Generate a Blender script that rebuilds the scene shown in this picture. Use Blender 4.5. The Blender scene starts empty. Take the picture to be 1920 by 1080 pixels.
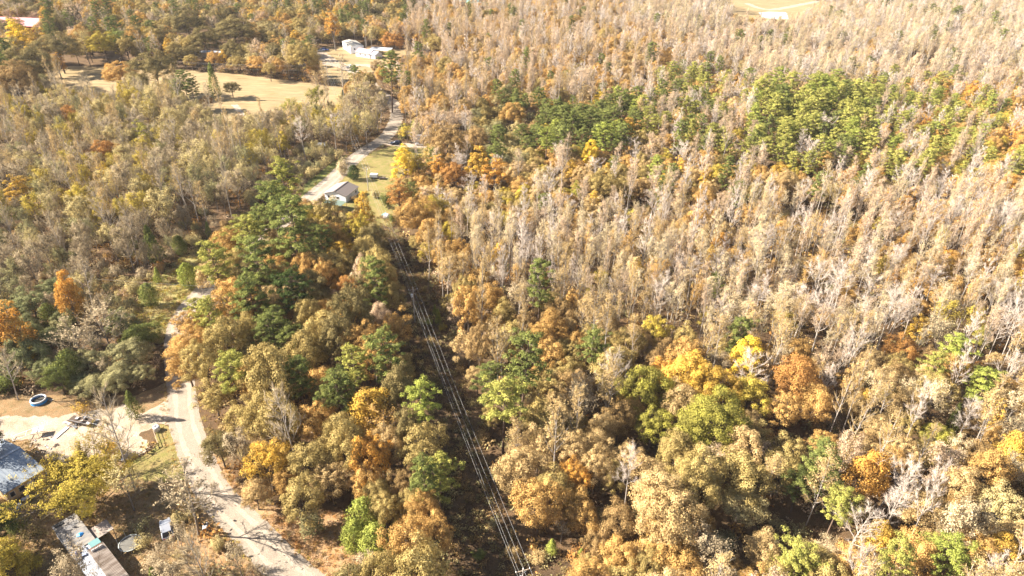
import bpy, math, random
import numpy as np
from mathutils import Vector, Matrix
from mathutils.geometry import tessellate_polygon

S = bpy.context.scene
C = S.collection
R = math.radians
random.seed(11)

# ------------------------------------------------------------------ camera, sky, sun, exposure
CAM_H = 100.0
PITCH, ROLL, FPX = 31.0, 1.5, 1280.0
cam_data = bpy.data.cameras.new('camera')
cam = bpy.data.objects.new('camera', cam_data)
C.objects.link(cam)
cam_data.sensor_width = 36.0
cam_data.lens = 36.0 * FPX / 1920.0
cam_data.clip_start = 0.5
cam_data.clip_end = 9000.0
MC = Matrix.Rotation(R(90 - PITCH), 3, 'X') @ Matrix.Rotation(R(ROLL), 3, 'Z')
cam.matrix_world = Matrix.Translation((0, 0, CAM_H)) @ MC.to_4x4()
S.camera = cam

world = bpy.data.worlds.new('World')
S.world = world
world.use_nodes = True
wn = world.node_tree
bg = wn.nodes['Background']
sky = wn.nodes.new('ShaderNodeTexSky')
sky.sky_type = 'NISHITA'
sky.sun_disc = False
SUN_EL = 34.5
sky.sun_elevation = R(SUN_EL)
sky.sun_rotation = R(270)
sky.air_density = 1.0
sky.dust_density = 1.0
wn.links.new(sky.outputs['Color'], bg.inputs['Color'])
bg.inputs['Strength'].default_value = 0.05

sd = bpy.data.lights.new('sun', 'SUN')
sd.energy = 5.0
sd.angle = R(0.5)
sd.color = (1.0, 0.925, 0.815)
so = bpy.data.objects.new('sun', sd)
C.objects.link(so)
sun_dir = Vector((math.cos(R(SUN_EL)), -0.04, -math.sin(R(SUN_EL))))
so.rotation_euler = sun_dir.to_track_quat('-Z', 'Y').to_euler()
so.location = (-200, 200, 300)

S.view_settings.view_transform = 'Standard'
S.view_settings.look = 'None'
S.view_settings.gamma = 1.0
S.view_settings.exposure = 1.98
S.cycles.max_bounces = 5
S.cycles.diffuse_bounces = 2
S.cycles.glossy_bounces = 2
S.cycles.transmission_bounces = 2
S.cycles.transparent_max_bounces = 4

# ------------------------------------------------------------------ where things of the photograph stand
MCn = np.array(MC)
def G(px, py, h=0.0):
    """the point of height h that is seen at photograph position px,py"""
    d = MCn @ np.array([(px - 960) / FPX, -(py - 540) / FPX, -1.0])
    t = (h - CAM_H) / d[2]
    return Vector((d[0] * t, d[1] * t, h))
def P(x, y, z):
    v = MCn.T @ np.array([x, y, z - CAM_H])
    if v[2] > -1: return (-9999, -9999, 0)
    return (960 + FPX * v[0] / -v[2], 540 - FPX * v[1] / -v[2], -v[2])

# ------------------------------------------------------------------ materials
MATS = {}
def newmat(name):
    m = bpy.data.materials.new(name); m.use_nodes = True
    nt = m.node_tree
    return m, nt, nt.nodes['Principled BSDF']
def N(nt, t, **kw):
    n = nt.nodes.new(t)
    for k, v in kw.items(): setattr(n, k, v)
    return n
def simple(name, col, rough=0.7, metal=0.0, noise=0.25, scale=1.5, col2=None, spec=0.3, detail=6, bump=0.0):
    """a paint, wood, metal or earth: two tones mixed by world-space noise"""
    if name in MATS: return MATS[name]
    m, nt, b = newmat(name)
    L = nt.links.new
    geo = N(nt, 'ShaderNodeNewGeometry')
    nz = N(nt, 'ShaderNodeTexNoise'); nz.inputs['Scale'].default_value = scale; nz.inputs['Detail'].default_value = detail
    L(geo.outputs['Position'], nz.inputs['Vector'])
    rmp = N(nt, 'ShaderNodeMapRange'); rmp.inputs['From Min'].default_value = 0.3; rmp.inputs['From Max'].default_value = 0.7
    L(nz.outputs['Fac'], rmp.inputs['Value'])
    mx = N(nt, 'ShaderNodeMix', data_type='RGBA')
    if col2 is None: col2 = tuple(max(0, c * (1 - noise)) for c in col)
    mx.inputs[6].default_value = (*col, 1); mx.inputs[7].default_value = (*col2, 1)
    L(rmp.outputs['Result'], mx.inputs[0])
    L(mx.outputs[2], b.inputs['Base Color'])
    b.inputs['Roughness'].default_value = rough
    b.inputs['Metallic'].default_value = metal
    b.inputs['Specular IOR Level'].default_value = spec
    if bump:
        bp = N(nt, 'ShaderNodeBump'); bp.inputs['Strength'].default_value = bump; bp.inputs['Distance'].default_value = 0.1
        L(nz.outputs['Fac'], bp.inputs['Height']); L(bp.outputs['Normal'], b.inputs['Normal'])
    MATS[name] = m
    return m
def ground_mat(name, cols, s1=0.08, s2=0.9, s3=5.0, rows=False):
    """earth, litter and grass: patches at three sizes between four tones"""
    m, nt, b = newmat(name)
    L = nt.links.new
    geo = N(nt, 'ShaderNodeNewGeometry')
    def nz(sc, det=5):
        n = N(nt, 'ShaderNodeTexNoise'); n.inputs['Scale'].default_value = sc; n.inputs['Detail'].default_value = det
        n.inputs['Roughness'].default_value = 0.65
        if rows and sc > s1 * 2.5:
            mp = N(nt, 'ShaderNodeMapping'); mp.inputs['Rotation'].default_value = (0, 0, 0.12); mp.inputs['Scale'].default_value = (0.06, 1.0, 1.0)
            L(geo.outputs['Position'], mp.inputs[0]); L(mp.outputs[0], n.inputs['Vector'])
        else: L(geo.outputs['Position'], n.inputs['Vector'])
        r = N(nt, 'ShaderNodeMapRange'); r.inputs['From Min'].default_value = 0.36; r.inputs['From Max'].default_value = 0.64
        L(n.outputs['Fac'], r.inputs['Value']); return r.outputs['Result']
    def mix(f, a, c):
        x = N(nt, 'ShaderNodeMix', data_type='RGBA'); L(f, x.inputs[0])
        for s, v in ((6, a), (7, c)):
            if isinstance(v, tuple): x.inputs[s].default_value = (*v, 1)
            else: L(v, x.inputs[s])
        return x.outputs[2]
    a = mix(nz(s1), cols[0], cols[1]); c = mix(nz(s1 * 2.3), cols[2], cols[3])
    out = mix(nz(s2), a, c)
    f3 = nz(s3, 3)
    mul = N(nt, 'ShaderNodeMix', data_type='RGBA', blend_type='MULTIPLY'); mul.inputs[0].default_value = 1.0
    L(out, mul.inputs[6])
    rr = N(nt, 'ShaderNodeMapRange'); rr.inputs['To Min'].default_value = 0.62; rr.inputs['To Max'].default_value = 1.25
    L(f3, rr.inputs['Value']); L(rr.outputs['Result'], mul.inputs[7])
    L(mul.outputs[2], b.inputs['Base Color'])
    b.inputs['Roughness'].default_value = 0.95; b.inputs['Specular IOR Level'].default_value = 0.1
    bp = N(nt, 'ShaderNodeBump'); bp.inputs['Strength'].default_value = 0.5; bp.inputs['Distance'].default_value = 0.15
    L(f3, bp.inputs['Height']); L(bp.outputs['Normal'], b.inputs['Normal'])
    return m
def tinted(name, translucency, var=0.55, rough=0.8):
    """leaves: every tree brings its own two autumn colours (tint, tint_b); clumps and leaves vary between them"""
    m = bpy.data.materials.new(name); m.use_nodes = True
    nt = m.node_tree; L = nt.links.new
    nt.nodes.remove(nt.nodes['Principled BSDF'])
    out = nt.nodes['Material Output']
    t1 = N(nt, 'ShaderNodeAttribute', attribute_type='INSTANCER', attribute_name='tint')
    t2 = N(nt, 'ShaderNodeAttribute', attribute_type='INSTANCER', attribute_name='tint_b')
    lv = N(nt, 'ShaderNodeAttribute', attribute_type='GEOMETRY', attribute_name='lv')
    sp = N(nt, 'ShaderNodeSeparateXYZ'); L(lv.outputs['Vector'], sp.inputs[0])
    mx = N(nt, 'ShaderNodeMix', data_type='RGBA'); L(sp.outputs[1], mx.inputs[0])
    L(t1.outputs['Color'], mx.inputs[6]); L(t2.outputs['Color'], mx.inputs[7])
    r = N(nt, 'ShaderNodeMapRange'); r.inputs['To Min'].default_value = 1 - var; r.inputs['To Max'].default_value = 1 + var
    L(sp.outputs[0], r.inputs['Value'])
    mu = N(nt, 'ShaderNodeMix', data_type='RGBA', blend_type='MULTIPLY'); mu.inputs[0].default_value = 1.0
    L(mx.outputs[2], mu.inputs[6]); L(r.outputs['Result'], mu.inputs[7])
    d = N(nt, 'ShaderNodeBsdfDiffuse'); L(mu.outputs[2], d.inputs['Color'])
    if translucency:
        tr = N(nt, 'ShaderNodeBsdfTranslucent'); L(mu.outputs[2], tr.inputs['Color'])
        ms = N(nt, 'ShaderNodeMixShader'); ms.inputs[0].default_value = translucency
        L(d.outputs[0], ms.inputs[1]); L(tr.outputs[0], ms.inputs[2]); L(ms.outputs[0], out.inputs['Surface'])
    else: L(d.outputs[0], out.inputs['Surface'])
    return m
M_LEAF = tinted('autumn_leaves', 0.2, 0.38)
M_NEEDLE = tinted('needles', 0.25, 0.45)
M_TWIG = tinted('twigs', 0.0, 0.35)
M_BARK = simple('bark_brown', (0.15, 0.11, 0.08), 0.95, scale=3, col2=(0.08, 0.06, 0.045))
M_BARKP = simple('bark_pale', (0.46, 0.40, 0.34), 0.9, scale=2, col2=(0.30, 0.25, 0.20))
M_BARKG = simple('bark_grey', (0.26, 0.22, 0.18), 0.95, scale=3, col2=(0.15, 0.12, 0.10))
M_BARKPINE = simple('bark_pine', (0.20, 0.13, 0.09), 0.95, scale=4, col2=(0.10, 0.07, 0.05))

# ------------------------------------------------------------------ mesh helpers
def mesh_np(name, V, F, mat, lv=None):
    """F: (n,4) or (n,3) array"""
    V = np.asarray(V, dtype=np.float32); F = np.asarray(F, dtype=np.int32)
    me = bpy.data.meshes.new(name)
    k = F.shape[1]
    me.vertices.add(len(V)); me.vertices.foreach_set('co', V.ravel())
    me.loops.add(F.size); me.loops.foreach_set('vertex_index', F.ravel())
    me.polygons.add(len(F)); me.polygons.foreach_set('loop_start', np.arange(len(F), dtype=np.int32) * k)
    if lv is not None:
        at = me.attributes.new('lv', 'FLOAT_VECTOR', 'FACE')
        at.data.foreach_set('vector', np.asarray(lv, dtype=np.float32).ravel())
    me.update(calc_edges=True)
    me.materials.append(mat)
    return me
class MB:
    """collects boxes, tubes, prisms; becomes ONE mesh object"""
    def __init__(s): s.v = []; s.f = []
    def add(s, vs, fs):
        o = len(s.v); s.v += [tuple(v) for v in vs]; s.f += [tuple(i + o for i in f) for f in fs]; return s
    def box(s, c, d, rz=0.0, ry=0.0, rx=0.0):
        m = Matrix.Rotation(rz, 3, 'Z') @ Matrix.Rotation(ry, 3, 'Y') @ Matrix.Rotation(rx, 3, 'X')
        vs = [Vector(c) + m @ Vector((x * d[0] / 2, y * d[1] / 2, z * d[2] / 2)) for x in (-1, 1) for y in (-1, 1) for z in (-1, 1)]
        return s.add(vs, [(0, 1, 3, 2), (4, 6, 7, 5), (0, 4, 5, 1), (2, 3, 7, 6), (0, 2, 6, 4), (1, 5, 7, 3)])
    def tube(s, pts, rad, sides=8, cap=True):
        pts = [Vector(p) for p in pts]
        if not hasattr(rad, '__len__'): rad = [rad] * len(pts)
        rings = []
        for i, p in enumerate(pts):
            d = (pts[min(i + 1, len(pts) - 1)] - pts[max(i - 1, 0)]).normalized()
            a = d.orthogonal().normalized(); b = d.cross(a)
            rings.append([p + (a * math.cos(t) + b * math.sin(t)) * rad[i] for t in [2 * math.pi * k / sides for k in range(sides)]])
        o = len(s.v)
        for r in rings: s.v += [tuple(v) for v in r]
        for i in range(len(pts) - 1):
            for k in range(sides):
                k2 = (k + 1) % sides
                s.f.append((o + i * sides + k, o + i * sides + k2, o + (i + 1) * sides + k2, o + (i + 1) * sides + k))
        if cap:
            s.f.append(tuple(o + k for k in range(sides))); s.f.append(tuple(o + (len(pts) - 1) * sides + k for k in range(sides)))
        return s
    def prism(s, poly, h0, h1):
        n = len(poly)
        vs = [(p[0], p[1], h0) for p in poly] + [(p[0], p[1], h1) for p in poly]
        fs = [tuple(range(n))[::-1], tuple(range(n, 2 * n))] + [(i, (i + 1) % n, n + (i + 1) % n, n + i) for i in range(n)]
        return s.add(vs, fs)
    def quad(s, a, b, c, d): return s.add([a, b, c, d], [(0, 1, 2, 3)])
    def slab(s, a, b, c, d, t):
        """a sheet with thickness t below the corners a b c d"""
        a, b, c, d = map(Vector, (a, b, c, d)); n = (b - a).cross(d - a).normalized()
        if n.z < 0: n = -n
        lo = [p - n * t for p in (a, b, c, d)]
        return s.add([a, b, c, d] + lo, [(0, 1, 2, 3), (7, 6, 5, 4), (0, 4, 5, 1), (1, 5, 6, 2), (2, 6, 7, 3), (3, 7, 4, 0)])
    def torus(s, c, Rr, r, n=28, k=8, rot=None, zs=1.0):
        o = len(s.v); rot = rot or Matrix.Identity(3)
        for i in range(n):
            a = 2 * math.pi * i / n
            for j in range(k):
                b = 2 * math.pi * j / k
                s.v.append(tuple(Vector(c) + rot @ Vector(((Rr + r * math.cos(b)) * math.cos(a), (Rr + r * math.cos(b)) * math.sin(a), r * zs * math.sin(b)))))
        for i in range(n):
            for j in range(k):
                i2, j2 = (i + 1) % n, (j + 1) % k
                s.f.append((o + i * k + j, o + i2 * k + j, o + i2 * k + j2, o + i * k + j2))
        return s
    def build(s, name, mat, parent=None, bevel=0.0, smooth=False):
        me = bpy.data.meshes.new(name); me.from_pydata(s.v, [], s.f); me.update(); me.materials.append(mat)
        if smooth:
            me.polygons.foreach_set('use_smooth', [True] * len(me.polygons))
        o = bpy.data.objects.new(name, me); C.objects.link(o)
        if bevel:
            bv = o.modifiers.new('bevel', 'BEVEL'); bv.width = bevel; bv.segments = 2; bv.limit_method = 'ANGLE'
        if parent: o.parent = parent
        return o
def tag(o, label=None, cat=None, group=None, kind=None):
    if label: o['label'] = label
    if cat: o['category'] = cat
    if group: o['group'] = group
    if kind: o['kind'] = kind
    return o
def thing(name, label, cat, loc=(0, 0, 0), rz=0.0, group=None):
    o = bpy.data.objects.new(name, None); C.objects.link(o)
    o.empty_display_size = 0.3
    o.location = loc; o.rotation_euler = (0, 0, rz)
    return tag(o, label, cat, group)

# ------------------------------------------------------------------ ground and what covers it
def pxpoly(pts): return [(G(x, y).x, G(x, y).y) for x, y in pts]
def inside(poly, x, y):
    c = False; n = len(poly); j = n - 1
    for i in range(n):
        xi, yi = poly[i]; xj, yj = poly[j]
        if (yi > y) != (yj > y) and x < (xj - xi) * (y - yi) / (yj - yi) + xi: c = not c
        j = i
    return c
def rough_edge(poly, step, amp, seed):
    rg = random.Random(seed); out = []
    n = len(poly)
    for i in range(n):
        a = Vector(poly[i]); b = Vector(poly[(i + 1) % n]); d = b - a
        k = max(1, int(d.length / step)); nn = Vector((-d.y, d.x)).normalized()
        for j in range(k):
            p = a + d * (j / k)
            w = amp * (math.sin(p.x * 0.9 + p.y * 1.3 + seed) * 0.5 + math.sin(p.x * 2.3 - p.y * 1.9) * 0.3 + rg.uniform(-0.45, 0.45))
            out.append((p.x + nn.x * w, p.y + nn.y * w))
    return out
def sheet(name, poly, z, mat, step=0.7, amp=0.35, seed=1, kind='structure'):
    pts = rough_edge(poly, step, amp, seed) if amp else poly
    tris = tessellate_polygon([[Vector((x, y, 0)) for x, y in pts]])
    me = bpy.data.meshes.new(name); me.from_pydata([(x, y, z) for x, y in pts], [], [tuple(t) for t in tris])
    me.update(); me.materials.append(mat)
    bpy_o = bpy.data.objects.new(name, me); C.objects.link(bpy_o); bpy_o['kind'] = kind
    # all faces up
    for p in me.polygons:
        if p.normal.z < 0: p.flip()
    return bpy_o

g_forest = ground_mat('forest_floor', [(0.13, 0.075, 0.04), (0.20, 0.12, 0.06), (0.08, 0.05, 0.03), (0.16, 0.11, 0.055)])
g_straw = ground_mat('dry_hay', [(0.36, 0.25, 0.13), (0.29, 0.21, 0.11), (0.38, 0.27, 0.145), (0.25, 0.19, 0.085)], 0.035, 0.5, 1.2, rows=True)
g_lawn = ground_mat('autumn_lawn', [(0.26, 0.22, 0.07), (0.17, 0.18, 0.045), (0.34, 0.25, 0.11), (0.27, 0.20, 0.08)], 0.1, 0.5)
g_green = ground_mat('green_verge', [(0.17, 0.20, 0.045), (0.21, 0.21, 0.06), (0.28, 0.22, 0.09), (0.15, 0.18, 0.045)], 0.2, 0.7)
g_meadow = ground_mat('rough_meadow', [(0.36, 0.29, 0.12), (0.29, 0.28, 0.09), (0.27, 0.20, 0.09), (0.36, 0.31, 0.12)], 0.1, 0.6)
g_litter = ground_mat('leaf_litter', [(0.42, 0.22, 0.09), (0.40, 0.26, 0.14), (0.30, 0.16, 0.07), (0.44, 0.30, 0.16)], 0.12, 1.1)
g_yard = ground_mat('littered_yard', [(0.34, 0.20, 0.095), (0.24, 0.15, 0.075), (0.17, 0.125, 0.05), (0.36, 0.25, 0.14)], 0.16, 1.0)
g_dirt = ground_mat('pale_dirt', [(0.42, 0.32, 0.22), (0.50, 0.41, 0.31), (0.32, 0.22, 0.13), (0.52, 0.45, 0.37)], 0.12, 0.6)
g_clear = ground_mat('clearing_floor', [(0.085, 0.055, 0.03), (0.14, 0.085, 0.045), (0.05, 0.034, 0.022), (0.17, 0.11, 0.058)], 0.12, 0.7)  # floor tones darkened: part of the tree shade is put into the colour
g_road = ground_mat('road_surface', [(0.36, 0.29, 0.22), (0.40, 0.33, 0.25), (0.32, 0.26, 0.20), (0.43, 0.35, 0.27)], 0.15, 0.5, 9.0)
g_roaddust = ground_mat('worn_track', [(0.46, 0.38, 0.29), (0.50, 0.41, 0.32), (0.42, 0.34, 0.26), (0.47, 0.39, 0.30)], 0.15, 0.4, 9.0)
g_hill = ground_mat('far_wood_floor', [(0.28, 0.20, 0.13), (0.32, 0.22, 0.13), (0.24, 0.18, 0.11), (0.30, 0.23, 0.15)])

gx = 1700
gm = MB(); gm.quad((-gx, -250, 0), (gx, -250, 0), (gx, 3200, 0), (-gx, 3200, 0))
ground = gm.build('ground', g_forest); ground['kind'] = 'structure'

AREAS = {
 'lawn_verge': [(288, 796), (328, 800), (345, 868), (352, 900), (300, 905), (235, 900), (240, 870), (272, 850), (292, 838)],
 'pool_yard': [(-200, 735), (120, 742), (250, 742), (318, 715), (322, 760), (240, 785), (110, 786), (-200, 800)],
 'dirt_yard': [(-60, 786), (30, 780), (110, 782), (150, 772), (200, 768), (236, 760), (250, 778), (290, 772), (322, 752), (335, 800), (296, 796), (262, 815), (284, 835), (262, 855), (225, 864), (180, 852), (110, 872), (85, 852), (60, 825), (-60, 830)],
 'leafy_yard': [(-80, 828), (60, 822), (90, 850), (180, 852), (235, 868), (235, 898), (352, 898), (400, 945), (460, 1010), (500, 1100), (-100, 1100)],
 'leafy_verge': [(392, 842), (430, 880), (480, 940), (560, 960), (640, 960), (740, 1010), (790, 1100), (600, 1100), (560, 1040), (480, 975), (430, 915)],
 'sandy_verge': [(455, 1052), (395, 1020), (340, 1000), (330, 1030), (440, 1090), (500, 1095)],
 'meadow': [(365, 545), (335, 605), (300, 645), (270, 640), (250, 590), (262, 540), (300, 520), (330, 490), (400, 440), (450, 400), (500, 390), (560, 372), (560, 385), (470, 455), (430, 500), (400, 520)],
 'green_verge': [(562, 374), (572, 345), (615, 310), (650, 290), (640, 315), (600, 345), (566, 378)],
 'cottage_lawn': [(600, 385), (620, 360), (650, 325), (672, 302), (700, 284), (740, 272), (812, 272), (812, 290), (770, 300), (752, 340), (748, 400), (735, 425), (700, 425), (690, 400)],
 'clearing': [(690, 405), (740, 405), (792, 500), (822, 560), (848, 610), (862, 680), (880, 760), (905, 850), (935, 950), (985, 1020), (1060, 1030), (1080, 1110), (850, 1110), (835, 1000), (812, 900), (785, 800), (760, 700), (750, 600), (735, 520), (700, 450)],
 'hay_field': [(70, 150), (128, 124), (210, 124), (320, 130), (372, 133), (470, 141), (570, 155), (648, 165), (648, 196), (600, 198), (560, 205), (500, 220), (440, 240), (380, 235), (350, 215), (330, 185), (230, 178), (90, 172)],
 'farm_yard': [(592, 90), (650, 84), (700, 92), (760, 93), (812, 104), (815, 122), (740, 132), (690, 136), (655, 162), (606, 150), (592, 118)],
 'barn_yard': [(124, 46), (162, 44), (166, 58), (140, 72), (118, 62)],
 'far_field': [(1330, 8), (1350, -14), (1500, -14), (1540, 8), (1560, 14), (1480, 38), (1400, 34), (1345, 16)],
 'side_meadow': [(925, 250), (985, 242), (1000, 262), (945, 275)],
}
AW = {k: pxpoly(v) for k, v in AREAS.items()}
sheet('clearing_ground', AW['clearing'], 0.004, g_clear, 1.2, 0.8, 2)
sheet('yard_ground', AW['leafy_yard'], 0.004, g_yard, 0.8, 0.5, 3)
sheet('pool_yard_ground', AW['pool_yard'], 0.008, g_yard, 0.8, 0.5, 4)
sheet('grass_verge', AW['lawn_verge'], 0.012, g_lawn, 0.6, 0.5, 5)
sheet('dirt_yard', AW['dirt_yard'], 0.016, g_dirt, 0.5, 0.6, 6)
sheet('leafy_verge', AW['leafy_verge'], 0.004, g_litter, 0.6, 0.6, 7)
sheet('sandy_verge', AW['sandy_verge'], 0.012, g_litter, 0.6, 0.6, 8)
sheet('meadow', AW['meadow'], 0.004, g_meadow, 1.0, 0.9, 9)
sheet('green_verge', AW['green_verge'], 0.008, g_green, 0.9, 0.6, 10)
sheet('cottage_lawn', AW['cottage_lawn'], 0.008, g_lawn, 1.0, 0.7, 11)
sheet('hay_field', AW['hay_field'], 0.004, g_straw, 2.0, 1.2, 12)
sheet('farm_yard', AW['farm_yard'], 0.004, g_straw, 2.0, 1.2, 13)
sheet('barn_yard', AW['barn_yard'], 0.004, g_dirt, 2.0, 1.2, 14)
sheet('far_field', AW['far_field'], 0.004, g_straw, 3.0, 2.0, 15)
sheet('side_meadow', AW['side_meadow'], 0.004, g_meadow, 2.0, 1.2, 16)

def ribbon(pts, widths, smooth=6):
    P2 = [Vector((p.x, p.y)) for p in pts]; out = []; ww = []
    for i in range(len(P2) - 1):
        p0 = P2[max(i - 1, 0)]; p1 = P2[i]; p2 = P2[i + 1]; p3 = P2[min(i + 2, len(P2) - 1)]
        for k in range(smooth):
            t = k / smooth
            out.append(0.5 * ((2 * p1) + (p2 - p0) * t + (2 * p0 - 5 * p1 + 4 * p2 - p3) * t * t + (3 * p1 - p0 - 3 * p2 + p3) * t ** 3))
            ww.append(widths[i] * (1 - t) + widths[i + 1] * t)
    out.append(P2[-1]); ww.append(widths[-1])
    L_, R_ = [], []
    for i, p in enumerate(out):
        d = (out[min(i + 1, len(out) - 1)] - out[max(i - 1, 0)]).normalized(); n = Vector((-d.y, d.x))
        L_.append(p + n * ww[i] / 2); R_.append(p - n * ww[i] / 2)
    return out, [tuple(v) for v in L_] + [tuple(v) for v in reversed(R_)]
ROADPX = [(640, 1150), (540, 1070), (468, 995), (402, 925), (366, 850), (347, 790), (340, 730), (333, 670), (335, 615), (352, 580), (376, 552), (405, 522), (447, 488), (500, 440), (548, 402), (588, 366), (622, 338), (655, 306), (688, 280), (722, 258), (738, 235), (744, 215), (738, 195), (722, 180), (703, 165), (690, 150), (664, 135), (636, 124), (604, 119), (560, 121)]
ROADW = [6.4, 6.4, 6.2, 6.0, 6.0, 6.2] + [5.8] * 8 + [6.6, 6.8, 7.0, 7.0, 6.5, 6.5, 6.5, 6.5, 6.5, 6.2, 6, 6, 6, 6, 6, 6]
road_c, road_poly = ribbon([G(x, y) for x, y in ROADPX], ROADW, 6)
sheet('road', road_poly, 0.024, g_road, 0.6, 0.12, 21)
for k, (x0, w) in enumerate(((-1.45, 0.9), (1.35, 0.9))):
    cc = [Vector((p.x, p.y, 0)) for p in road_c]
    off = []
    for i, p in enumerate(cc):
        d = (cc[min(i + 1, len(cc) - 1)] - cc[max(i - 1, 0)]).normalized()
        off.append(p + Vector((-d.y, d.x, 0)) * x0)
    _, rp = ribbon(off[:110], [w] * 110, 1)
    sheet('wheel_track', rp, 0.028, g_roaddust, 0.9, 0.2, 30 + k)
ROAD_CLEAR = ribbon([G(x, y) for x, y in ROADPX], [w + 3.0 for w in ROADW], 3)[1]
_, dw = ribbon([G(345, 748), G(300, 772), G(262, 790), G(220, 800), G(150, 812)], [6.5, 4.5, 4.0, 4.0, 3.0], 5)
sheet('driveway', dw, 0.020, g_dirt, 0.5, 0.3, 33)
_, dw2 = ribbon([G(715, 264), G(745, 270), (G(775, 273)), G(815, 274)], [6, 5, 5, 4], 4)
sheet('cottage_drive', dw2, 0.016, g_roaddust, 0.8, 0.3, 34)
_, dw3 = ribbon([G(640, 124), G(615, 112), G(600, 100), G(592, 96)], [10, 9, 8, 6], 4)
sheet('farm_drive', dw3, 0.016, g_dirt, 1.5, 0.6, 35)
_, dw4 = ribbon([G(640, 124), G(680, 122), G(720, 126), G(770, 116)], [7, 6, 6, 5], 4)
sheet('farm_lane', dw4, 0.012, g_dirt, 1.5, 0.6, 36)
_, dw5 = ribbon([G(1400, 6), G(1420, 14), G(1450, 18), G(1500, 9), G(1535, 2)], [6, 6, 7, 7, 6], 4)
sheet('field_track', dw5, 0.010, g_dirt, 2, 0.8, 37)
_, dw6 = ribbon([G(440, 196), G(452, 212), G(470, 225)], [3, 3, 3], 4)
sheet('field_path', dw6, 0.010, g_dirt, 1, 0.5, 38)
mw, nt, b = newmat('pond_water')
b.inputs['Base Color'].default_value = (0.62, 0.60, 0.55, 1); b.inputs['Roughness'].default_value = 0.08; b.inputs['Specular IOR Level'].default_value = 1.0  # pale base colour stands in for sky glare on the water
sheet('pond', pxpoly([(1422, 24), (1440, 22), (1474, 23), (1478, 35), (1455, 36), (1430, 33)]), 0.020, mw, 3, 1.0, 40)

# what the photograph shows of the open ground: no crown stands before it
OPEN_PX = [
 [(700, 415), (748, 420), (788, 490), (808, 540), (835, 590), (862, 640), (868, 700), (892, 740), (902, 800), (928, 860), (938, 930), (960, 1010), (1000, 1020), (1060, 1010), (1080, 1060), (1000, 1100), (860, 1100), (838, 980), (852, 930), (842, 850), (802, 790), (790, 700), (764, 650), (744, 560), (738, 500), (705, 450)],
 [(566, 372), (655, 300), (690, 274), (735, 268), (800, 266), (800, 285), (745, 300), (735, 340), (735, 410), (700, 400), (672, 345), (625, 345), (575, 378)],
 [(365, 137), (470, 143), (570, 157), (640, 168), (640, 190), (585, 190), (520, 205), (450, 215), (440, 235), (395, 220), (400, 200), (460, 185), (440, 165), (380, 160)],
 [(592, 95), (650, 88), (760, 98), (740, 108), (700, 112), (655, 150), (615, 148), (600, 120)],
 [(128, 122), (212, 122), (225, 165), (175, 168), (110, 150)],
 [(340, 600), (370, 548), (340, 530), (290, 560), (290, 620), (325, 605)],
 [(712, 190), (740, 190), (765, 215), (752, 240), (700, 268), (722, 225)],
 [(0, 745), (300, 745), (320, 715), (372, 715), (392, 850), (345, 880), (210, 870), (0, 800)],
 [(600, 350), (672, 345), (674, 385), (605, 388)],
 [(1335, 2), (1540, 2), (1530, 12), (1485, 36), (1400, 36), (1345, 16)], [(372, 93), (415, 93), (415, 108), (372, 108)], [(0, 36), (82, 36), (82, 56), (0, 50)], [(867, 3), (892, 3), (890, 13), (868, 13)], [(126, 48), (160, 46), (160, 60), (140, 66)],
]

# gaps in the wood: hollows and small openings where nothing tall stands
GAPS_PX = [
 [(1430, 775), (1600, 800), (1610, 850), (1440, 835)], [(1330, 985), (1600, 990), (1590, 1035), (1340, 1030)], [(1470, 395), (1580, 400), (1570, 425), (1460, 418)],
 [(1110, 388), (1240, 388), (1220, 410), (1115, 410)], [(1762, 815), (1850, 662), (1872, 672), (1790, 825)], [(1050, 950), (1100, 945), (1150, 1020), (1060, 1020)],
 [(1170, 835), (1265, 845), (1275, 872), (1175, 865)], [(985, 590), (1015, 600), (1040, 650), (1000, 640)], [(1430, 215), (1470, 250), (1465, 275), (1420, 240)], [(1700, 105), (1760, 112), (1750, 130), (1690, 122)],
 [(1560, 480), (1600, 430), (1615, 435), (1580, 495)], [(1690, 420), (1720, 380), (1735, 385), (1705, 430)], [(330, 385), (420, 400), (410, 425), (320, 410)], [(180, 480), (240, 500), (225, 520), (170, 505)],
]

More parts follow.
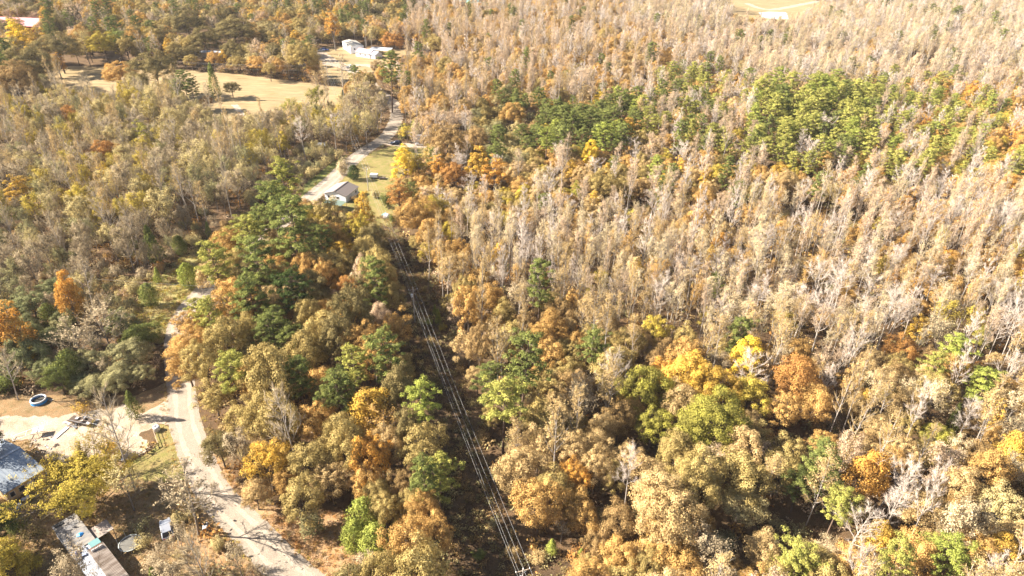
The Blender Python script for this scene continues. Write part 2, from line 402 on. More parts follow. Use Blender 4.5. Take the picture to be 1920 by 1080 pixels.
# ------------------------------------------------------------------ tree meshes
def unit(v): return v / np.maximum(np.linalg.norm(v, axis=-1, keepdims=True), 1e-6)
class Leaves:
    def __init__(s, seed): s.rg = np.random.default_rng(seed); s.V = []; s.n = 0; s.lv = []
    def quads(s, c, n, w, h, clump, hn, droop=0.0):
        """leaf sprays: centres, normals, sizes"""
        k = len(c); n = unit(n)
        r = unit(s.rg.normal(size=(k, 3)))
        t = unit(np.cross(n, r)); b = np.cross(n, t)
        w = np.broadcast_to(w, (k,))[:, None] * s.rg.uniform(0.6, 1.35, (k, 1)) / 2; h = np.broadcast_to(h, (k,))[:, None] * s.rg.uniform(0.6, 1.35, (k, 1)) / 2
        q = np.stack([c - t * w, c - b * h * 0.7, c + t * w, c + b * h], axis=1)
        s.V.append(q.reshape(-1, 3)); s.n += k
        s.lv.append(np.stack([s.rg.random(k), np.clip(clump, 0, 1) * np.ones(k), hn * np.ones(k)], axis=1))
    def clump(s, c, r, cnt, size, crown_c, cl, flat=0.8, out=0.5, shell=0.55):
        d = unit(s.rg.normal(size=(cnt, 3)))
        d[:, 2] = np.where(d[:, 2] < -0.35, -d[:, 2], d[:, 2])
        rad = r * s.rg.uniform(shell, 1.08, (cnt, 1))
        p = c + d * rad * np.array([1, 1, flat])
        cd = unit(np.broadcast_to(c - crown_c, (cnt, 3)))
        n = d * 1.2 + cd * out + s.rg.normal(size=(cnt, 3)) * 0.42
        s.quads(p, n, size, size, cl + s.rg.normal(size=cnt) * 0.12, 0.5)
    def mesh(s, name, mat):
        V = np.concatenate(s.V); F = np.arange(len(V)).reshape(-1, 4)
        return mesh_np(name, V, F, mat, np.concatenate(s.lv))
class Wood:
    def __init__(s): s.V = []; s.F = []; s.o = 0
    def limb(s, pts, rad, sides=5):
        pts = np.asarray(pts, float); k = len(pts)
        for i in range(k):
            d = unit(pts[min(i + 1, k - 1)] - pts[max(i - 1, 0)])
            a = np.cross(d, [0.3, 0.9, 0.1] if abs(d[1]) < 0.8 else [1, 0, 0]); a = unit(a); b = np.cross(d, a)
            t = np.arange(sides) * 2 * math.pi / sides
            s.V.append(pts[i] + (np.cos(t)[:, None] * a + np.sin(t)[:, None] * b) * rad[i])
        for i in range(k - 1):
            for j in range(sides):
                j2 = (j + 1) % sides
                s.F.append((s.o + i * sides + j, s.o + i * sides + j2, s.o + (i + 1) * sides + j2, s.o + (i + 1) * sides + j))
        s.o += k * sides
    def mesh(s, name, mat): return mesh_np(name, np.concatenate(s.V), np.array(s.F), mat)
def curve(a, b, rg, bend=0.15, n=4, up=0.0):
    a = np.asarray(a, float); b = np.asarray(b, float); L = np.linalg.norm(b - a)
    m = rg.normal(size=3) * bend * L * 0.5; m[2] += up * L
    t = np.linspace(0, 1, n)[:, None]
    return a + (b - a) * t + m * (4 * t * (1 - t)) * 0.5
def crown_r(ang, el, ph):
    """uneven outline: lobes round the crown"""
    return 1 + 0.16 * math.sin(2 * ang + ph[0]) + 0.11 * math.sin(3 * ang + ph[1] + el) + 0.09 * math.sin(5 * ang + ph[2] + 2 * el)

def oak_mesh(seed, H=13, Rr=5.0, zc=7.6, rz=4.7, nc=66, per=210, size=0.25, rc=(0.9, 1.6), open_=0.0, cone=0.0):
    L = Leaves(seed); W = Wood(); rg = L.rg
    ph = rg.uniform(0, 6.28, 3); cc = np.array([0, 0, zc])
    cl = []
    # golden-angle spread over the crown surface, plus some inner clumps
    for i in range(nc):
        if i < nc * 0.78:
            f = (i + 0.5) / (nc * 0.78); el = math.asin(1 - 1.55 * f); ang = i * 2.39996 + rg.normal() * 0.25; rr = rg.uniform(0.72, 0.95)
        else:
            el = rg.uniform(-0.5, 1.3); ang = rg.uniform(0, 6.28); rr = rg.uniform(0.25, 0.6)
        k = crown_r(ang, el, ph) * rr
        cs = math.cos(el); sn = math.sin(el)
        taper = 1 - cone * max(0, sn)
        p = cc + np.array([cs * math.cos(ang) * Rr * k * taper, cs * math.sin(ang) * Rr * k * taper, sn * rz * k * (1 + 0.4 * cone * (sn > 0))])
        cl.append(p)
    tilt = rg.normal(size=2) * 0.35
    fork = np.array([tilt[0] * .5, tilt[1] * .5, zc - rz * 0.75])
    W.limb(curve((0, 0, -0.3), fork, rg, 0.05), np.linspace(0.30, 0.20, 4), 6)
    W.limb(curve(fork, (tilt[0], tilt[1], zc + rz * 0.6), rg, 0.1), np.linspace(0.2, 0.06, 4), 5)
    mains = [cl[i] for i in range(2, len(cl), max(1, len(cl) // 11))]
    for m in mains: W.limb(curve(fork + rg.normal(size=3) * 0.1 + [0, 0, rg.uniform(0, rz * .6)], m, rg, 0.22, 5, 0.05), np.linspace(0.13, 0.035, 5), 4)
    for p in cl[::2]:
        q = mains[int(rg.integers(len(mains)))]; best = min(mains, key=lambda mm: np.linalg.norm(mm - p))
        W.limb(curve(best * 0.55 + fork * 0.45, p, rg, 0.2, 3), (0.06, 0.04, 0.02), 3)
    for p in cl:
        if rg.random() < open_: continue
        r = rg.uniform(*rc); n = int(per * (r / 1.25) ** 2)
        L.clump(p, r, n, size, cc, rg.random(), 0.78)
    return L.mesh('oak_crown', M_LEAF), W

def pine_mesh(seed, H=18, Rr=3.7, zb=8.5, size=(0.16, 0.42), per=95, nl=44):
    L = Leaves(seed); W = Wood(); rg = L.rg; ph = rg.uniform(0, 6.28, 3)
    top = np.array([rg.normal() * .3, rg.normal() * .3, H])
    W.limb(curve((0, 0, -0.3), top, rg, 0.01, 6), np.linspace(0.26, 0.05, 6), 6)
    for i in range(nl):
        f = (i + 0.5) / nl; z = zb + (H - zb) * f ** 0.9
        ang = i * 2.39996 + rg.normal() * 0.3
        prof = math.sin(min(1, (1 - f) * 1.15 + 0.12) * math.pi * 0.62) ** 0.8
        ln = Rr * prof * crown_r(ang, f * 3, ph) * rg.uniform(0.6, 1.2)
        o = top * (z / H); e = o + np.array([math.cos(ang) * ln, math.sin(ang) * ln, ln * rg.uniform(0.05, 0.4)])
        W.limb(curve(o, e, rg, 0.15, 3, -0.03), (0.07, 0.05, 0.02), 4)
        for t in ((1.0, 0.72, 0.45) if ln > 1.6 else (0.85,)):
            c = o + (e - o) * t + rg.normal(size=3) * 0.35 * np.array([1, 1, 0.5])
            r = rg.uniform(0.55, 1.05) * (0.75 + 0.25 * t); n = int(per * r)
            d = unit(rg.normal(size=(n, 3))); d[:, 2] = np.abs(d[:, 2]) * 0.9 - 0.15
            p = c + d * r * rg.uniform(0.35, 1.05, (n, 1)) * np.array([1, 1, 0.62])
            cd = unit(c - np.array([0, 0, z - 2]))
            L.quads(p, d + cd * 0.4 + np.array([0, 0, .3]) + rg.normal(size=(n, 3)) * .5, size[0], size[1], rg.random() + rg.normal(size=n) * .1, f)
    n = 90; d = unit(rg.normal(size=(n, 3))); L.quads(top + d * 0.8 * np.array([1, 1, .9]), d + [0, 0, .4], size[0], size[1], 0.6, 1)
    return L.mesh('pine_crown', M_NEEDLE), W

def cedar_mesh(seed, H=7, Rr=1.9, zb=0.6, n=2600, round_=False):
    L = Leaves(seed); W = Wood(); rg = L.rg; ph = rg.uniform(0, 6.28, 3)
    W.limb([(0, 0, -.2), (0, 0, H * .5), (0.05, 0, H * .93)], (0.12, 0.08, 0.02), 5)
    nb = 60
    for i in range(nb):
        f = (i + .5) / nb; ang = i * 2.39996
        prof = (math.sin((f * 0.9 + 0.1) * math.pi) ** 0.6) if round_ else (1 - f) ** 0.75 * min(1, f * 6 + .5)
        rr = Rr * prof * crown_r(ang, f * 4, ph) * rg.uniform(0.75, 1.08)
        c = np.array([math.cos(ang) * rr * 0.78, math.sin(ang) * rr * 0.78, zb + (H - zb) * f])
        r = 0.30 * Rr * (0.45 + prof * 0.7); k = int(n / nb)
        d = unit(rg.normal(size=(k, 3)))
        p = c + d * r * rg.uniform(0.4, 1.1, (k, 1))
        L.quads(p, d + unit(c - np.array([0, 0, c[2] - 1.])) * .7 + rg.normal(size=(k, 3)) * .4, 0.16, 0.3, rg.random() + rg.normal(size=k) * .1, f)
    return L.mesh('cedar_crown', M_NEEDLE), W

def bare_wood(rg, H, Rr, fork_z, W, T, nb=11, nsub=6, ntw=7, tw=0.028, trunk_r=0.2, spread=1.0, straight=False):
    """trunk, limbs, branches; twigs go to T as thin three-sided shoots"""
    top = np.array([rg.normal() * .5, rg.normal() * .5, H])
    tr = curve((0, 0, -0.3), top, rg, 0.015 if straight else 0.05, 7)
    W.limb(tr, np.linspace(trunk_r, 0.03, 7), 6)
    for i in range(nb):
        f = (i + 0.3) / nb; z = fork_z + (H * 0.94 - fork_z) * f
        ang = i * 2.39996 + rg.normal() * .4; ln = Rr * (1.15 - 0.75 * f) * rg.uniform(0.75, 1.15) * spread
        o = top * (z / H); rise = ln * rg.uniform(0.8, 1.5)
        rise *= 1.7 if straight else 1.0
        e = o + np.array([math.cos(ang) * ln, math.sin(ang) * ln, rise]); e[2] = min(e[2], H + 0.5)
        br = curve(o, e, rg, 0.22, 5, -0.06); r0 = trunk_r * (0.42 - 0.22 * f)
        W.limb(br, np.linspace(r0, 0.015, 5), 4)
        for j in range(nsub):
            t = rg.uniform(0.25, 1.0); a = br[0] + (br[-1] - br[0]) * t; a = br[min(4, int(t * 4))]
            dd = unit(unit(e - o) + rg.normal(size=3) * .55 + [0, 0, .25]); l2 = ln * rg.uniform(.35, .6)
            b = a + dd * l2; sb = curve(a, b, rg, 0.2, 3)
            W.limb(sb, (r0 * .35 + .01, r0 * .2 + .01, .012), 3)
            for k in range(ntw):
                s0 = sb[0] + (sb[-1] - sb[0]) * rg.uniform(.2, 1.0)
                d3 = unit(dd + rg.normal(size=3) * (.4 if straight else .6) + [0, 0, .8 if straight else .2]); T.append((s0, s0 + d3 * rg.uniform(.5, 1.3)))
    return top
def twig_mesh(name, T, rg, w, leaves=None):
    """every twig a slender three-sided shoot; faces carry lv"""
    A = np.array([t[0] for t in T]); B = np.array([t[1] for t in T]); d = unit(B - A)
    a = unit(np.cross(d, rg.normal(size=d.shape))); b = np.cross(d, a); k = len(A)
    ring = [A + (a * math.cos(q) + b * math.sin(q)) * w for q in (0, 2.09, 4.19)]
    V = np.stack(ring + [B], axis=1).reshape(-1, 3)
    o = (np.arange(k) * 4)[:, None]
    F = np.concatenate([o + [0, 1, 3], o + [1, 2, 3], o + [2, 0, 3]])
    lv = np.repeat(np.stack([rg.random(k), rg.random(k), np.zeros(k)], 1)[None], 3, 0).reshape(-1, 3)
    if leaves is not None:
        LV = np.concatenate(leaves.V).reshape(-1, 4, 3); n0 = len(V)
        V = np.concatenate([V, LV.reshape(-1, 3)]); q = np.arange(len(LV))[:, None] * 4 + n0
        F = np.concatenate([F, q + [0, 1, 2], q + [0, 2, 3]]); l2 = np.concatenate(leaves.lv)
        lv = np.concatenate([lv, l2, l2])
    return mesh_np(name, V, F, M_TWIG if leaves is None else M_LEAF, lv)
def bare_mesh(seed, H=15, Rr=3.6, fork=5.5, nb=12, nsub=7, ntw=9, w=0.022, tr=0.2, leaves=0, lsize=0.26, straight=False, spread=1.0):
    rg = np.random.default_rng(seed); W = Wood(); T = []
    bare_wood(rg, H, Rr, fork, W, T, nb, nsub, ntw, w, tr, spread, straight)
    L = None
    if leaves:
        L = Leaves(seed + 1); E = np.array([t[1] for t in T]); pw = np.clip((E[:, 2] / H) - .25, .02, 1) ** 1.6; pw /= pw.sum(); pick = rg.choice(len(E), leaves, p=pw)
        c = E[pick] + rg.normal(size=(leaves, 3)) * .18
        L.quads(c, c - np.array([0, 0, H * .6]) + rg.normal(size=c.shape) * 2.0, lsize, lsize, rg.random(len(E))[pick], .5)
    return twig_mesh('twig_crown', T, rg, w, L), W
def shrub_mesh(seed, H=2.8, Rr=2.1, leaves=900, stems=14, tw=16):
    rg = np.random.default_rng(seed); W = Wood(); T = []
    ph = rg.uniform(0, 6.28, 3)
    for i in range(stems):
        ang = i * 2.4 + rg.normal() * .3; rr = Rr * rg.uniform(.3, .95) * crown_r(ang, 0, ph); e = np.array([math.cos(ang) * rr, math.sin(ang) * rr, H * rg.uniform(.55, 1) * (1.1 - .35 * rr / Rr)])
        s = curve((rg.normal() * .2, rg.normal() * .2, -.1), e, rg, .2, 4, .1); W.limb(s, (.05, .035, .022, .01), 3)
        for k in range(tw):
            a = s[0] + (s[-1] - s[0]) * rg.uniform(.35, 1); T.append((a, a + unit(unit(e) + rg.normal(size=3) * .7) * rg.uniform(.4, .95)))
    L = None
    if leaves:
        L = Leaves(seed + 5); E = np.array([t[1] for t in T]); pick = rg.integers(0, len(E), leaves)
        c = E[pick] + rg.normal(size=(leaves, 3)) * .25; c[:, 2] = np.maximum(c[:, 2], .05)
        L.quads(c, c - np.array([0, 0, .3]) + rg.normal(size=c.shape) * .8, .24, .24, rg.random(len(E))[pick], .5)
    return twig_mesh('shrub_crown', T, rg, .016, L), W
def tuft_mesh(seed, n=46, H=.8, Rr=.9):
    L = Leaves(seed); rg = L.rg
    c = np.stack([rg.normal(size=n) * Rr * .5, rg.normal(size=n) * Rr * .5, rg.uniform(.05, H, n)], 1)
    L.quads(c, rg.normal(size=(n, 3)) + [0, 0, .4], .22, .42, rg.random(n), .3)
    return L.mesh('tuft', M_LEAF)

# kind -> nominal crown radius, height of crown centre; list of (crown mesh, wood mesh)
def wood(W, name, mat): return W.mesh(name, mat)
PROTO = {}
def reg(kind, R0, zc, H, items, bark):
    PROTO[kind] = dict(R0=R0, zc=zc, H=H, v=[(c, wood(W, 'trunk_and_limbs', bark)) for c, W in items])
reg('oak', 5.0, 7.8, 13, [oak_mesh(1), oak_mesh(2, rz=5.0, nc=70, rc=(.8, 1.4)), oak_mesh(3, rz=4.4, nc=54, rc=(1.0, 1.8), per=195), oak_mesh(4, open_=.18, nc=80, rc=(.7, 1.3), per=195), oak_mesh(5, open_=.1, nc=84, rc=(.7, 1.25), size=.23, per=225), oak_mesh(6, rz=5.2, cone=.25, nc=66)], M_BARK)
for sd_ in (7, 8):        # wide old oaks: the same nominal size, built finer
    cm_, W_ = oak_mesh(sd_, H=18, Rr=7.4, zc=11.2, rz=6.6, nc=150, per=150, size=.27, rc=(.9, 1.7), open_=.06)
    wm_ = W_.mesh('trunk_and_limbs', M_BARK)
    for me_ in (cm_, wm_): me_.transform(Matrix.Diagonal((5 / 7.4, 5 / 7.4, 7.8 / 11.2, 1)))
    PROTO['oak']['v'].append((cm_, wm_))
reg('maple', 3.4, 7.6, 13, [oak_mesh(21, Rr=3.4, rz=5.2, cone=.45, nc=58, rc=(.7, 1.2), per=200, size=.24, zc=7.2), oak_mesh(22, Rr=3.4, rz=4.4, cone=.3, nc=50, rc=(.7, 1.3), size=.28, zc=7.4, per=200), oak_mesh(23, Rr=3.4, rz=4.8, cone=.35, nc=64, rc=(.6, 1.05), open_=.12, size=.26, zc=7.4, per=210)], M_BARKG)
reg('pine', 3.7, 13.2, 18, [pine_mesh(31), pine_mesh(32, nl=50, Rr=3.9, zb=7.0), pine_mesh(33, nl=38, zb=9), pine_mesh(34, nl=54, zb=5.5, per=95)], M_BARKPINE)
reg('cedar', 1.9, 3.8, 7, [cedar_mesh(41), cedar_mesh(42, Rr=2.0), cedar_mesh(43, Rr=1.8)], M_BARK)
reg('poplar', 2.3, 12.0, 18, [bare_mesh(51, 19, 1.9, 5.5, 20, 6, 9, .017, .16, 750, .20, True), bare_mesh(52, 20, 1.8, 6.5, 20, 6, 9, .02, .14, 350, .20, True), bare_mesh(53, 16, 2.6, 4, 17, 7, 9, .016, .15, 1700, .21), bare_mesh(54, 19, 1.9, 7, 18, 6, 9, .018, .16, 480, .20, True), bare_mesh(55, 18, 2.8, 8, 14, 7, 10, .015, .19, 700, .20), bare_mesh(56, 15, 2.2, 4.5, 15, 6, 9, .016, .14, 1400, .20, True), bare_mesh(57, 20, 2.2, 10, 14, 6, 9, .016, .19, 900, .20, True), bare_mesh(58, 18, 1.7, 6, 20, 5, 8, .017, .15, 520, .19, True)], M_BARKP)
reg('bare', 3.4, 11.0, 16, [bare_mesh(61, 16, 3.6, 6, 13, 8, 11, .014), bare_mesh(62, 18, 3.2, 8, 14, 8, 11, .014, .2), bare_mesh(63, 14, 4.2, 4.5, 13, 9, 11, .013, .22), bare_mesh(64, 19, 2.2, 7.0, 18, 7, 11, .015, .16, straight=True), bare_mesh(65, 17, 3.8, 9.0, 10, 9, 11, .014, .22), bare_mesh(66, 18, 2.4, 6.0, 17, 7, 10, .015, .15, straight=True)], M_BARKP)
reg('thin', 3.8, 8.0, 12, [bare_mesh(71, 12, 3.8, 3, 13, 8, 9, .022, .18, 2200, .26), bare_mesh(72, 12, 4.0, 2.6, 12, 8, 10, .022, .18, 1200, .26), bare_mesh(73, 11.5, 4.2, 2.2, 13, 9, 9, .022, .18, 3600, .26), bare_mesh(74, 12, 3.6, 3, 12, 8, 10, .022, .17, 450, .26), bare_mesh(76, 10.5, 4.4, 1.8, 13, 9, 9, .022, .17, 2600, .24)], M_BARKG)
reg('locust', 8.6, 5.6, 9.5, [bare_mesh(75, 9.5, 8.2, 1.4, 24, 16, 14, .022, .3, 42000, .24)], M_BARKG)
reg('shrub', 2.1, 1.5, 2.8, [shrub_mesh(81), shrub_mesh(82, leaves=1500), shrub_mesh(83, leaves=350, tw=24), shrub_mesh(84, H=3.6, leaves=1900, stems=18)], M_BARKG)
reg('evergreen', 1.9, 3.2, 6.2, [cedar_mesh(45, 6.2, 2.4, .5, 4200, True)], M_BARK)
PROTO['evergreen']['R0'] = 2.4
TUFTS = [tuft_mesh(91), tuft_mesh(92, 60, 1.1, 1.1), tuft_mesh(93, 36, .5, .8)]

# colour word -> two leaf colours that mix inside one crown
PAL = {
 'olive-tan': ((0.46, 0.345, 0.13), (0.30, 0.22, 0.075)),
 'olive-brown': ((0.28, 0.215, 0.09), (0.17, 0.135, 0.055)),
 'orange-tan': ((0.58, 0.355, 0.12), (0.43, 0.26, 0.085)),
 'tan': ((0.55, 0.39, 0.18), (0.41, 0.28, 0.12)),
 'pale tan': ((0.62, 0.49, 0.29), (0.48, 0.37, 0.21)),
 'pinkish tan': ((0.60, 0.44, 0.28), (0.47, 0.33, 0.21)),
 'rust': ((0.52, 0.27, 0.08), (0.36, 0.18, 0.06)),
 'brown': ((0.40, 0.26, 0.11), (0.26, 0.17, 0.07)),
 'orange': ((0.66, 0.34, 0.07), (0.48, 0.26, 0.07)),
 'golden': ((0.66, 0.41, 0.07), (0.44, 0.28, 0.07)),
 'bright yellow': ((0.82, 0.58, 0.06), (0.62, 0.42, 0.07)),
 'yellow-olive': ((0.54, 0.41, 0.07), (0.36, 0.27, 0.06)),
 'lemon-green': ((0.38, 0.34, 0.065), (0.24, 0.21, 0.05)),
 'green': ((0.23, 0.24, 0.065), (0.13, 0.15, 0.045)),
 'bright green': ((0.36, 0.37, 0.08), (0.23, 0.26, 0.055)),
 'yellow-green': ((0.44, 0.40, 0.10), (0.27, 0.27, 0.065)),
 'dark green': ((0.08, 0.105, 0.03), (0.045, 0.065, 0.022)),
 'grey-green': ((0.27, 0.27, 0.12), (0.17, 0.17, 0.075)),
 'sage-olive': ((0.36, 0.32, 0.15), (0.25, 0.22, 0.10)),
 'grey-brown': ((0.46, 0.36, 0.22), (0.33, 0.25, 0.15)),
 'pale grey': ((0.60, 0.50, 0.41), (0.46, 0.37, 0.30)),
 'straw': ((0.56, 0.45, 0.20), (0.42, 0.33, 0.15)),
 'red': ((0.55, 0.12, 0.06), (0.40, 0.12, 0.06)),
}

